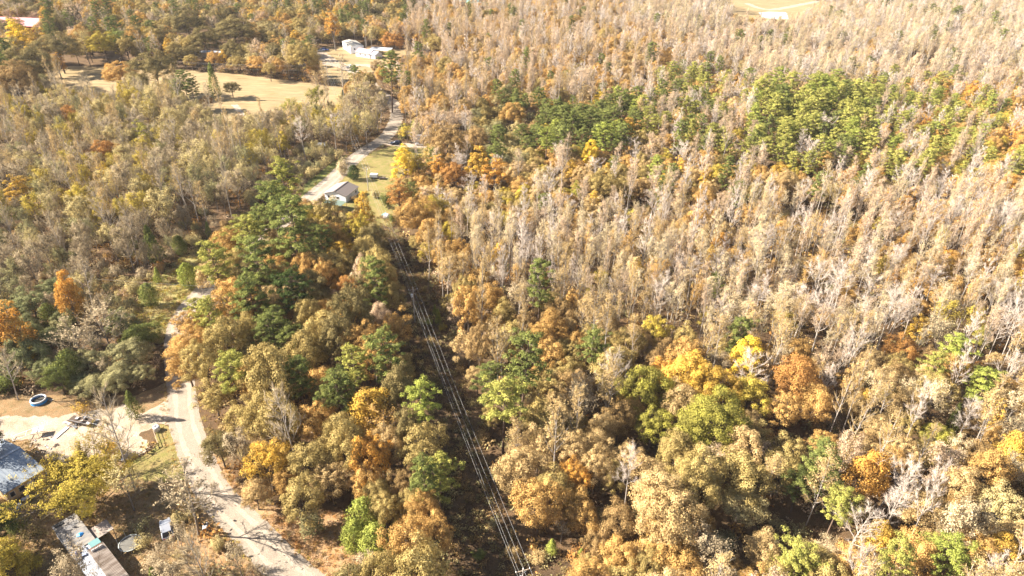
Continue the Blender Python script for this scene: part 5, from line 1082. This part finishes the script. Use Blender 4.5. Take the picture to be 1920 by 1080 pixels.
small('roof_plank', 'long dark bent plank across the trailer roof', 'plank', 146, 1025, 3.05, .15, lambda t_: (MB().box((0, 0, .1), (1.9, .12, .1)).build('board', M_DARKW, t_), MB().box((-.9, .25, .1), (.1, .6, .1)).build('end_board', M_DARKW, t_)))
small('roof_mat', 'black mat on the far corner of the trailer roof', 'mat', 110, 984, 3.02, rz, lambda t_: MB().box((0, 0, .05), (.7, 1.4, .1)).build('mat', M_TYRE, t_))
t = thing('side_porch', 'pale plywood porch roof on posts beside the trailer home', 'porch', G(187, 994, 2.5).xy.to_3d(), rz)
MB().slab((-1.5, -1.7, 2.45), (1.5, -1.7, 2.45), (1.5, 1.7, 2.6), (-1.5, 1.7, 2.6), .08).build('porch_roof', simple('pale_plywood', (.36, .29, .24), .8, scale=1, col2=(.27, .21, .17)), t)
for x, y in ((-1.4, -1.6), (1.4, -1.6), (-1.4, 1.6), (1.4, 1.6)): MB().box((x, y, 1.2), (.1, .1, 2.4)).build('post', M_TIMBER, t)

# sheds and far houses
def shed(name, label, px, py, L_, W_, rz, eave=2.2, ridge=2.9, wall=M_WHITE, roof=M_WHITEM, cat='shed', **k):
    q = G(px, py, eave); return gable(name, label, cat, q.x, q.y, rz, L_, W_, eave, ridge, wall, roof, **k)
shed('garden_shed', 'small shed with a white metal roof in the left thicket, beside the orange tree', 58, 638, 3.4, 2.6, .9, wall=M_TIMBER, wins=[('x-', 0, 1.4, .6, .6)])
shed('open_shelter', 'tiny white-roofed shelter left of the road, beyond the cottage', 602, 271, 3.0, 2.4, .2, wall=M_DARKW, over=.5)
shed('white_outbuilding', 'white outbuilding half hidden under the brown oak right of the lawn', 851, 297, 5.0, 3.6, -.5, wins=[('x-', 0, 1.4, .8, .8)])
cx, cy, rz, L_, W_, s = frame3((657, 88.5), (642, 78.2), (679.5, 85), 4.0)
print('far white', L_, W_, s)
L_ = min(L_, 22); gable('white_house', 'white two-storey house with a pale flat-looking roof at the far farm yard', 'house', cx, cy, rz, L_, W_, 4.2, 5.2, M_WHITE, M_PALE, wins=[('x-', -W_ * .25, 2.6, 1.2, 1.3), ('x-', W_ * .2, 2.6, 1.2, 1.3), ('y+', -4, 2.6, 1.2, 1.3), ('y+', 2, 2.6, 1.2, 1.3), ('y-', -4, 2.6, 1.2, 1.3)])
q = G(687, 96, 3)
gable('pink_roofed_house', 'low house with a faded pink and blue-white roof beside the far white house', 'house', q.x, q.y, R(-28), 11, 8, 2.6, 4.4, M_WHITE, M_PINK, M_WHITEM, wins=[('x-', 0, 1.5, 1.1, 1.1), ('y-', -2, 1.5, 1.1, 1.1), ('y-', 2, 1.5, 1.1, 1.1)], doors=[('y-', 0, 1, 2.05)])
q = G(699, 98, 3)
gable('blue_roofed_annex', 'low annex with a pale blue-white roof right of the pink-roofed house', 'annex', q.x, q.y, R(-28), 9, 7, 2.5, 3.8, M_WHITE, simple('pale_blue_roof', (.60, .68, .78), .6), M_SHINGLE, wins=[('x-', 0, 1.4, 1.0, 1.0), ('y-', 0, 1.4, 1.0, 1.0)])
q = G(714, 92, 3)
t = thing('carport', 'open carport with a white flat roof at the far farm', 'carport', (q.x, q.y, 0), R(-8))
MB().slab((-7, -3.5, 2.9), (7, -3.5, 2.9), (7, 3.5, 3.4), (-7, 3.5, 3.4), .12).build('roof', M_WHITEM, t)
for x in (-6.8, 0, 6.8):
    for y in (-3.3, 3.3): MB().box((x, y, 1.45), (.18, .18, 2.9)).build('post', M_TIMBER, t)
q = G(40, 47, 3)
gable('red_barn', 'long red barn with a faded red roof at the upper left corner', 'barn', q.x, q.y, R(-3), 44, 14, 4.0, 8.0, M_REDW, M_REDR, wins=[('y-', -14, 2, 2, 1.6), ('y-', -4, 2, 2, 1.6), ('y-', 8, 2, 2, 1.6)], doors=[('x+', 0, 4, 3.4)], over=.6)
q = G(394, 97, 3)
gable('mobile_home', 'pale mobile home with a white roof behind the hay field hedge', 'mobile home', q.x, q.y, R(-2), 17, 5.5, 2.9, 3.5, simple('cream_siding', (.62, .56, .46), .8), M_WHITEM, wins=[('y-', -5, 1.7, 1.3, 1.1), ('y-', 0, 1.7, 1.3, 1.1), ('y-', 5, 1.7, 1.3, 1.1)], doors=[('y-', 2.5, 1, 2.1)])
q = G(879, 8, 4)
gable('green_roofed_house', 'far house with a pale green roof at the top edge of the wood', 'house', q.x, q.y, R(12), 16, 9, 6.0, 8.5, M_WHITE, simple('pale_green_roof', (.40, .62, .54), .6), wins=[('y-', -3, 3, 1.4, 1.4), ('y-', 3, 3, 1.4, 1.4)])

# ------------------------------------------------------------------ vehicles
def wheel(t, x, y, r=.34, w=.22):
    wh = MB().tube([(x, y - w / 2, r), (x, y + w / 2, r)], r, 18).build('wheel', M_TYRE, t)
    s = 1 if y > 0 else -1
    MB().tube([(x, y + s * (w / 2 + .005), r), (x, y + s * (w / 2 + .02), r)], r * .58, 12).build('rim', M_STEEL, wh)
def car(name, label, cat, px, py, rz, L_=4.6, Wd=1.82, H=1.6, paint=M_SILVER, pickup=False):
    q = G(px, py, .6); t = thing(name, label, cat, (q.x, q.y, 0), rz)
    l = L_ / 2; w = Wd / 2
    prof = [(-l, .35), (-l, .82), (-l * .94, .95), (l * .38, .98), (l * .88, .80), (l, .66), (l, .35)]
    def ext(pr, w0, w1=None, top=None):
        m = MB(); n = len(pr); vs = []
        for sgn in (-1, 1): vs += [(x, sgn * (w0 if (w1 is None or z < top) else w1), z) for x, z in pr]
        m.add(vs, [tuple(range(n)), tuple(range(2 * n - 1, n - 1, -1))] + [(i, i + n, (i + 1) % n + n, (i + 1) % n) for i in range(n)]); return m
    ext(prof, w).build('body', paint, t, bevel=.07)
    if pickup: cab = [(-l * .12, .93), (-l * .06, H - .06), (l * .22, H - .04), (l * .46, .93)]
    else: cab = [(-l * .93, .9), (-l * .72, H - .06), (l * .12, H - .03), (l * .46, .93)]
    ext(cab, w * .93, w * .76, 1.2).build('window', M_GLASS, t, bevel=.03)
    x0, x1 = cab[1][0] + .08, cab[2][0] - .06
    MB().box(((x0 + x1) / 2, 0, H), (x1 - x0, w * 1.5, .06)).build('roof', paint, t, bevel=.02)
    for sgn in (-1, 1):
        pl = MB()
        for a, b2 in ((cab[0], cab[1]), (cab[3], cab[2])): pl.tube([(a[0], sgn * w * .93, a[1]), (b2[0], sgn * w * .77, b2[1] + .03)], .045, 5)
        if not pickup: xm = -l * .28; pl.tube([(xm, sgn * w * .94, .95), (xm, sgn * w * .78, H - .02)], .05, 5)
        pl.build('pillar', paint, t)
    if pickup: MB().box((-l * .55, 0, .96), (l * .72, w * 1.6, .04)).build('bed', M_TYRE, t)
    for x in (-l * .62, l * .64):
        for y in (-w + .06, w - .06): wheel(t, x, y)
    for y in (-w * .72, w * .72):
        MB().box((l + .0, y, .68), (.08, .34, .16)).build('headlight', M_LENS, t)
        MB().box((-l - .0, y, .78), (.06, .26, .22)).build('tail_light', M_RED, t)
    return t
ca = (G(309, 978) - G(315, 1007)); car('silver_car', 'silver hatchback parked on the leaf-strewn yard between the trees', 'car', 312.5, 992, math.atan2(ca.y, ca.x), 4.7, 1.9, 1.6)
car('dark_car', 'dark blue car parked across the drive at the top of the cottage lawn', 'car', 742.5, 268.5, R(178), 4.9, 1.9, 1.7, M_NAVY)
car('blue_car', 'small blue car parked at the far farm yard, left of the white house', 'car', 609, 92.5, R(-15), 4.8, 1.9, 1.5, M_BLUEP)
car('white_pickup', 'white pickup beside the blue car at the far farm yard', 'pickup', 601, 94, R(20), 5.4, 2.0, 1.8, M_WPAINT, True)
car('pale_pickup', 'white pickup on the pale lane below the far farm', 'pickup', 657, 125.5, R(14), 5.4, 2.0, 1.8, M_WPAINT, True)
car('white_car', 'white car right of the mobile home behind the hedge', 'car', 440, 105.5, R(0), 4.6, 1.9, 1.6, M_WPAINT)
car('white_truck', 'white pickup parked in front of the white van body near the brown oak', 'pickup', 790, 269.5, R(185), 5.2, 1.95, 1.75, M_WPAINT, True)
q = G(790, 264, 1); t = thing('white_van', 'white box van body right of the dark car, under the brown oak', 'van', (q.x, q.y + 1.5, 0), R(4))
MB().box((0, 0, 1.75), (4.4, 2.2, 2.3)).build('box', M_WPAINT, t, bevel=.06); MB().box((-2.9, 0, 1.25), (1.4, 2.0, 1.4)).build('cab', M_WPAINT, t, bevel=.1); MB().box((-3.3, 0, 1.62), (.66, 1.85, .5)).build('window', M_GLASS, t)
for x in (-2.6, 1.4):
    for y in (-.98, .98): wheel(t, x, y, .38)
def flat_trailer(name, label, px, py, rz, L_, load):
    q = G(px, py, .5); t = thing(name, label, 'trailer', (q.x, q.y, 0), rz)
    MB().box((0, 0, .6), (L_, 1.8, .12)).build('bed', M_DARKW, t)
    m = MB()
    for y in (-.9, .9): m.box((0, y, 1.0), (L_, .05, .06))
    for x in (-L_ / 2, 0, L_ / 2):
        for y in (-.9, .9): m.box((x, y, .8), (.05, .05, .42))
    m.build('rail', M_STEEL, t); MB().tube([(L_ / 2, 0, .55), (L_ / 2 + 1.3, 0, .5)], .05, 6).build('drawbar', M_STEEL, t)
    for y in (-1.02, 1.02): wheel(t, -.3, y, .33, .18)
    return t
flat_trailer('utility_trailer', 'dark flat trailer parked between the dark car and the white van', 776, 266, R(5), 4.2, 0)
flat_trailer('lawn_trailer', 'small flat trailer right of the white box trailer on the cottage lawn', 715, 333, R(-8), 3.0, 0)
q = G(701.5, 330, .9); t = thing('box_trailer', 'white box trailer on the cottage lawn beside the power pole', 'trailer', (q.x, q.y, 0), R(-6))
MB().box((0, 0, 1.2), (2.9, 1.6, 1.25)).build('box', M_WPAINT, t, bevel=.08); MB().box((.2, 0, .52), (3.9, 1.5, .1)).build('frame', M_DARKW, t)
for y in (-.86, .86): wheel(t, 0, y, .32, .18)
scr = flat_trailer('scrap_trailer', 'rusty flat trailer heaped with scrap in the dirt yard under the small golden bush', 152, 789, R(-14), 5.2, 0)
for i in range(9):
    a = random.uniform(0, 6.28)
    q = G(124 + i * 7.0, 790 + random.uniform(-9, 7), .7)
    t = thing('scrap_piece', ['white', 'rusty', 'grey'][i % 3] + ' sheet of scrap, %s of the heap by the scrap trailer' % ['first from the left', 'second from the left', 'third from the left', 'fourth from the left', 'middle one', 'fourth from the right', 'third from the right', 'second from the right', 'last on the right'][i], 'scrap', (q.x, q.y, .7 if 2 < i < 7 else .05), a, 'scrap pieces on the trailer and beside it')
    MB().box((0, 0, .18), (random.uniform(.7, 1.5), random.uniform(.3, .8), random.uniform(.06, .3)), random.uniform(-.5, .5), random.uniform(-.3, .3), random.uniform(-.4, .4)).build('sheet', [M_WPAINT, M_RUSTM, M_STEEL][i % 3], t)
    MB().tube([(-.6, -.2, .1), (.2, .3, .45), (.7, .1, .2)], .04, 5).build('pipe', M_DARKW, t)

# ------------------------------------------------------------------ yard things
q = G(73.7, 753, 0); t = thing('wading_pool', 'round inflatable pool with blue wall and white ring on the reddish grass', 'pool', q)
m = MB(); n = 36
for z0, z1, r0, r1 in ((0, .62, 1.62, 1.5),):
    vs = [(r0 * math.cos(a), r0 * math.sin(a), z0) for a in [2 * math.pi * k / n for k in range(n)]] + [(r1 * math.cos(a), r1 * math.sin(a), z1) for a in [2 * math.pi * k / n for k in range(n)]] + [((r1 - .12) * math.cos(a), (r1 - .12) * math.sin(a), z1) for a in [2 * math.pi * k / n for k in range(n)]] + [((r0 - .15) * math.cos(a), (r0 - .15) * math.sin(a), .02) for a in [2 * math.pi * k / n for k in range(n)]]
    fs = [(r * n + k, r * n + (k + 1) % n, (r + 1) * n + (k + 1) % n, (r + 1) * n + k) for r in range(3) for k in range(n)]
    m.add(vs, fs)
m.build('pool_wall', M_BLUET, t); MB().torus((0, 0, .70), 1.45, .17, 36, 10).build('rim', M_WPAINT, t, smooth=True)
MB().tube([(0, 0, .05), (0, 0, .34)], 1.44, 36).build('water', M_WATER, t)
q = G(78, 744, 0); t = thing('pool_pump', 'small white pool pump behind the blue pool', 'pump', q)
MB().tube([(0, 0, 0), (0, 0, .6)], .3, 12).build('tank', M_WPAINT, t); MB().box((.3, 0, .15), (.5, .3, .3)).build('motor', M_STEEL, t); MB().tube([(0, 0, .4), (-.4, -.5, .4), (-.6, -.9, .3)], .05, 6).build('hose', M_WPAINT, t)
q = G(92, 749, 0); t = thing('ladder', 'pale ladder lying on the grass right of the pool', 'ladder', (q.x, q.y, 0), -.35)
m = MB(); m.tube([(-1.2, -.2, .1), (1.2, -.2, .1)], .035, 6); m.tube([(-1.2, .2, .1), (1.2, .2, .1)], .035, 6); m.build('rail', M_WPAINT, t)
for x in (-.9, -.45, 0, .45, .9): MB().tube([(x, -.2, .1), (x, .2, .1)], .025, 6).build('rung', M_WPAINT, t)
q = G(246, 1024, 0); t = thing('trampoline', 'round trampoline with a pale rim right of the trailer home', 'trampoline', q)
MB().tube([(0, 0, .78), (0, 0, .80)], 1.62, 36).build('mat', M_NET, t); MB().torus((0, 0, .82), 1.75, .07, 40, 8).build('rim', simple('pale_rim', (.62, .66, .62), .6), t)
for k in range(6):
    a = k * math.pi / 3; MB().tube([(1.75 * math.cos(a), 1.75 * math.sin(a), .8), (1.75 * math.cos(a), 1.75 * math.sin(a), 0)], .04, 6).build('leg', M_STEEL, t)
for k in range(6):
    a = k * math.pi / 3 + .3; MB().tube([(1.78 * math.cos(a), 1.78 * math.sin(a), .8), (1.8 * math.cos(a), 1.8 * math.sin(a), 2.4)], .03, 6).build('net_pole', M_STEEL, t)
q = G(294.5, 807, 0); t = thing('white_barrel', 'white barrel with a dark opening beside the fence corner', 'barrel', q)
m = MB(); n = 20
rings = [(.62, 0), (.72, .5), (.70, 1.0), (.5, 1.15), (.32, 1.15), (.30, .6)]
vs = [(r * math.cos(2 * math.pi * k / n), r * math.sin(2 * math.pi * k / n), z) for r, z in rings for k in range(n)]
m.add(vs, [(i * n + k, i * n + (k + 1) % n, (i + 1) * n + (k + 1) % n, (i + 1) * n + k) for i in range(len(rings) - 1) for k in range(n)])
m.build('shell', M_WPAINT, t, smooth=True); MB().tube([(0, 0, .55), (0, 0, .6)], .31, 16).build('opening', M_TYRE, t)
MB().tube([(-.5, .3, 0), (-.45, .35, 2.0)], .03, 6).build('rod', M_STEEL, t)
# pipe fence
fp = [(289, 812), (298, 838), (277, 850), (254, 863), (236, 873), (214, 886)]
t = thing('pipe_fence', 'low pipe rail fence with dark posts around the corner of the lawn', 'fence', G(298, 838, 0))
o0 = G(298, 838, 0); pts = [G(x, y, 0) - o0 for x, y in fp]
for i, p in enumerate(pts): MB().box((p.x, p.y, .6), (.14, .14, 1.25)).build('post', M_DARKW if i > 1 else M_TIMBER, t)
for z in (.55, 1.12):
    for i in range(len(pts) - 1): MB().tube([pts[i] + Vector((0, 0, z)), pts[i + 1] + Vector((0, 0, z))], .055, 6).build('rail', M_TIMBER if i < 1 else M_DARKW, t)
q = G(226, 893, 0); t = thing('picket_fence', 'dark board fence panel under the big golden-green tree', 'fence', (q.x, q.y, 0), .42)
for x in (-2.4, 0, 2.4): MB().box((x, 0, .7), (.12, .12, 1.4)).build('post', M_DARKW, t)
for k in range(17): MB().box((-2.3 + k * .285, .06, .75), (.2, .03, 1.3)).build('board', M_TIMBER, t)
q = G(385.5, 990, 0); t = thing('lawn_mower', 'small white riding mower right of the leaning tree trunk by the road', 'mower', (q.x, q.y, 0), -1.2)
MB().box((0, 0, .45), (1.5, .8, .35)).build('body', M_WPAINT, t, bevel=.08); MB().box((-.35, 0, .8), (.4, .5, .35)).build('seat', M_TYRE, t, bevel=.05); MB().box((.55, 0, .7), (.55, .6, .3)).build('hood', M_WPAINT, t, bevel=.06); MB().torus((.12, 0, .95), .17, .02, 14, 6).build('steering_wheel', M_TYRE, t)
for x, y, r in ((.55, -.4, .2), (.55, .4, .2), (-.5, -.45, .28), (-.5, .45, .28)): wheel(t, x, y, r, .18)
q = G(450, 1043, 0); t = thing('mailbox', 'dark mailbox on a post at the road edge', 'mailbox', (q.x, q.y, 0), .6)
MB().box((0, 0, .55), (.1, .1, 1.1)).build('post', M_DARKW, t)
m = MB(); m.box((.1, 0, 1.2), (.55, .24, .2)); m.tube([(-.17, 0, 1.3), (.37, 0, 1.3)], .12, 12); m.build('box', M_DARKW, t); MB().box((.1, .15, 1.4), (.04, .02, .2)).build('flag', M_RED, t)
q = G(115, 812, 0); d0 = G(104, 822) - G(128, 801); t = thing('white_board', 'long white board lying on the pale dirt left of the small golden bush', 'board', (q.x, q.y, 0), math.atan2(d0.y, d0.x))
MB().box((0, 0, .12), (d0.length, .75, .1)).build('board', M_WPAINT, t); MB().box((0, 0, .05), (d0.length * .8, .2, .1)).build('batten', M_TIMBER, t)
q = G(48, 812, 1.0); t = thing('tent', 'white tent frame collapsed beside the blue-grey roof', 'frame', (q.x, q.y, 0), .35)
for (a, b2) in (((-2.4, -.8, .2), (2.2, -.6, 1.3)), ((-2.4, .8, .3), (2.2, .9, 1.4)), ((-2.4, -.8, .2), (-2.4, .8, .3)), ((2.2, -.6, 1.3), (2.2, .9, 1.4)), ((2.2, -.6, 1.3), (2.2, -.6, 0)), ((2.2, .9, 1.4), (2.2, .9, 0)), ((0, -.7, .8), (0, .85, .9))): MB().tube([a, b2], .06, 6).build('bar', M_WPAINT, t)
MB().slab((1.2, -.6, 1.12), (3.2, -.6, 1.35), (3.2, .9, 1.4), (1.2, .9, 1.15), .04).build('cloth', M_WPAINT, t)
sp = [(66, 826), (72, 835), (78, 822), (84, 818), (90, 824), (62, 842), (95, 842), (104, 836), (70, 848), (88, 838), (80, 845), (58, 834), (98, 819), (108, 834)]
for i, (x, y) in enumerate(sp):
    q = G(x, y, 0); w = random.uniform(.5, 1.6)
    t = thing('scrap_board', '%s %s board of the litter right of the blue-grey roof, %s one' % (['grey', 'brown', 'pale'][i % 3], ['wide', 'narrow'][i % 2], ['topmost', 'leftmost', 'middle', 'rightmost', 'lowest'][(i // 3) % 5]), 'board', (q.x, q.y, 0), random.uniform(0, 3.1), 'boards littering the dirt beside the house')
    MB().box((0, 0, .08), (w, random.uniform(.15, .5), .07), 0, random.uniform(-.1, .1)).build('board', [M_STEEL, M_DARKW, M_TIMBER][i % 3], t)
    MB().box((w * .2, .15, .14), (.5, .12, .08), 1.1).build('offcut', [M_TIMBER, M_DARKW, M_DARKW][i % 3], t)
for i, (x, y) in enumerate([(44, 938), (52, 934), (38, 948), (33, 955)]):
    q = G(x, y, 0); t = thing('garbage_bag', ['pale bag under the wall of the tan house, second from the right', 'pale bag under the wall of the tan house, rightmost', 'pale bag under the wall of the tan house, second from the left', 'pale bag under the wall of the tan house, leftmost'][i], 'bag', q, 0, 'bags beside the tan house')
    m = MB(); n = 10
    rs = [(.28, 0), (.42, .15), (.40, .35), (.22, .5), (.06, .58)]
    m.add([(r * math.cos(2 * math.pi * k / n) * (1 + .15 * math.sin(k * 2.3 + i)), r * math.sin(2 * math.pi * k / n), z) for r, z in rs for k in range(n)], [(a * n + k, a * n + (k + 1) % n, (a + 1) * n + (k + 1) % n, (a + 1) * n + k) for a in range(len(rs) - 1) for k in range(n)])
    m.build('sack', simple('pale_plastic', (.60, .62, .68), .4), t, smooth=True); MB().tube([(0, 0, .55), (.02, 0, .68)], .05, 6).build('knot', simple('pale_plastic', (.6, .62, .68), .4), t)
q = G(232, 864, 0); t = thing('white_bucket', 'white bucket beside the fence near the yellow branches', 'bucket', q)
MB().tube([(0, 0, 0), (0, 0, .5)], [.3, .38], 14).build('pail', M_WPAINT, t); MB().torus((0, 0, .5), .38, .025, 16, 6).build('rim', M_STEEL, t)
q = G(724, 408, 0); t = thing('covered_heap', 'small white-covered heap with a teal sheet at the end of the cottage lawn', 'heap', q)
m = MB(); n = 16
rs = [(1.25, 0), (1.2, .6), (.95, 1.1), (.5, 1.4), (.05, 1.5)]
m.add([(.3 + r * math.cos(2 * math.pi * k / n) * 1.1, r * math.sin(2 * math.pi * k / n), z) for r, z in rs for k in range(n)], [(a * n + k, a * n + (k + 1) % n, (a + 1) * n + (k + 1) % n, (a + 1) * n + k) for a in range(len(rs) - 1) for k in range(n)])
m.build('cover', M_WPAINT, t, smooth=True); MB().slab((-1.6, -.2, .7), (-.2, -.2, 1.45), (-.1, 1.2, 1.5), (-1.5, 1.2, .8), .04).build('sheet', M_TEAL, t); MB().box((1.2, -.9, .4), (.8, .5, .8)).build('crate', M_RUSTM, t)

# ------------------------------------------------------------------ power poles and wires
def pole(label, base, h, rz, arm=2.4, can=False, light=False, arms=1):
    t = thing('power_pole', label, 'power pole', base, rz, 'wooden power poles')
    MB().tube([(0, 0, -.3), (0, 0, h * .5), (0, 0, h)], [.17, .14, .11], 10).build('pole', M_POLE, t)
    if arms:
        MB().box((0, .12, h - .55), (arm, .10, .13)).build('crossarm', M_TIMBER, t)
        for x in (-arm / 2 + .1, 0, arm / 2 - .1):
            z = h - .48 if x else h
            MB().tube([(x, .12 if x else 0, z), (x, .12 if x else 0, z + .12), (x, .12 if x else 0, z + .22)], [.05, .09, .04], 8).build('insulator', M_INS, t)
        for s in (-1, 1): MB().tube([(s * arm * .3, .12, h - .6), (0, .14, h - 1.3)], .025, 5).build('brace', M_STEEL, t)
    if can:
        MB().tube([(-.35, 0, h - 2.6), (-.35, 0, h - 1.8)], .26, 12).build('transformer', M_INS, t); MB().tube([(-.35, 0, h - 1.8), (-.35, 0, h - 1.55)], .04, 6).build('bushing', M_INS, t)
    return t
def height_from(base_px, top_px):
    b = G(*base_px); 
    best = min((abs(P(b.x, b.y, h)[1] - top_px[1]), h) for h in [x * .1 for x in range(50, 200)]); return b, best[1]
b1, h1 = height_from((778, 604), (774, 540)); b2, h2 = height_from((690.5, 357), (689, 313)); b3, h3 = height_from((616, 160), (612, 123))
h0 = h1; top0 = G(981, 1067, h0); b0 = Vector((top0.x, top0.y, 0))
print('poles', b0, h0, b1, h1, b2, h2, b3, h3)
b4, h4 = height_from((229, 127), (227, 107)); b5 = b4 + Vector((-110, 6, 0)); bm = b0 + (b0 - b1) * .9
def dirz(a, b): d = b - a; return math.atan2(d.y, d.x) - math.pi / 2
PL = [(bm, h0), (b0, h0), (b1, h1), (b2, h2), (b3, h3), (b4, h4), (b5, h4)]
labs = [None, 'power pole with crossarm at the bottom edge of the clearing', 'power pole with a pale transformer in the sunny patch of the clearing', 'power pole beside the box trailer behind the white cottage', 'power pole between the hay field and the farm drive', 'power pole behind the left part of the hay field', None]
rzs = []
for i, (b, h) in enumerate(PL):
    a = PL[max(i - 1, 0)][0]; c = PL[min(i + 1, len(PL) - 1)][0]; z = dirz(a, c); rzs.append(z)
    if labs[i]: pole(labs[i], b, h, z, can=(i in (1, 2)))
wires = [('left', -1.1, -.26), ('middle', 0.0, .2), ('right', 1.1, -.26), ('lower', -.12, -2.4)]
wlab = {'left': 'left one of the three wires strung on the pole crossarms', 'middle': 'middle wire strung on the pole tops', 'right': 'right one of the three wires strung on the pole crossarms', 'lower': 'single lower wire strung below the pole crossarms'}
for nm, off, dz in wires:
    pts = []
    for i in range(len(PL) - 1):
        (a, ha), (c, hc) = PL[i], PL[i + 1]
        pa = a + Vector((math.cos(rzs[i]) * off, math.sin(rzs[i]) * off, ha + dz)); pc = c + Vector((math.cos(rzs[i + 1]) * off, math.sin(rzs[i + 1]) * off, hc + dz))
        sag = (pc - pa).length * .012
        for k in range(14 if i < len(PL) - 2 else 15):
            s_ = k / 14; p = pa.lerp(pc, s_); p.z -= 4 * sag * s_ * (1 - s_); pts.append(p)
    o = MB().tube(pts, .013, 5).build('power_line', M_WIRE); tag(o, wlab[nm], 'wire', 'power lines')
q = G(149, 565, 0); lp = Vector((q.x, q.y, 0))
bl, hl = G(149, 572, 0), 9.0
pole('thin power pole without crossarm in the brushy left wood above the orange maple', bl, hl, 0, arms=0)
for k, z in enumerate((-.3, -1.2)):
    pa = b1 + Vector((0, 0, h1 - 1.2 + z)); pc = bl + Vector((0, 0, hl + z)); pts = []
    for i in range(21):
        s_ = i / 20; p = pa.lerp(pc, s_); p.z -= 4 * 1.0 * s_ * (1 - s_); pts.append(p)
    o = MB().tube(pts, .012, 5).build('service_wire', M_WIRE); tag(o, ['upper', 'lower'][k] + ' one of two thin wires running left from the clearing pole across the trees', 'wire', 'service wires')
q = G(686, 92, 0); t = thing('yard_lamp', 'tall grey yard lamp behind the far white house', 'lamp post', q)
MB().tube([(0, 0, 0), (0, 0, 7.5)], .14, 8).build('pole', M_STEEL, t); MB().tube([(0, 0, 7.4), (-.9, 0, 7.7)], .07, 6).build('arm', M_STEEL, t); MB().box((-1.1, 0, 7.65), (.6, .35, .2)).build('lamp_head', M_INS, t)

# ------------------------------------------------------------------ the air
m = bpy.data.materials.new('haze'); m.use_nodes = True; nt = m.node_tree
nt.nodes.remove(nt.nodes['Principled BSDF'])
pv = nt.nodes.new('ShaderNodeVolumePrincipled'); pv.inputs['Color'].default_value = (0.93, 0.90, 0.90, 1); pv.inputs['Density'].default_value = HAZE
pv.inputs['Anisotropy'].default_value = 0.0
nt.links.new(pv.outputs[0], nt.nodes['Material Output'].inputs['Volume'])
if HAZE:
    hz = MB().box((0, 1475, 50.5), (3460, 3560, 103)).build('haze', m); hz['kind'] = 'stuff'; hz['label'] = 'thin bright air haze over the far wood'
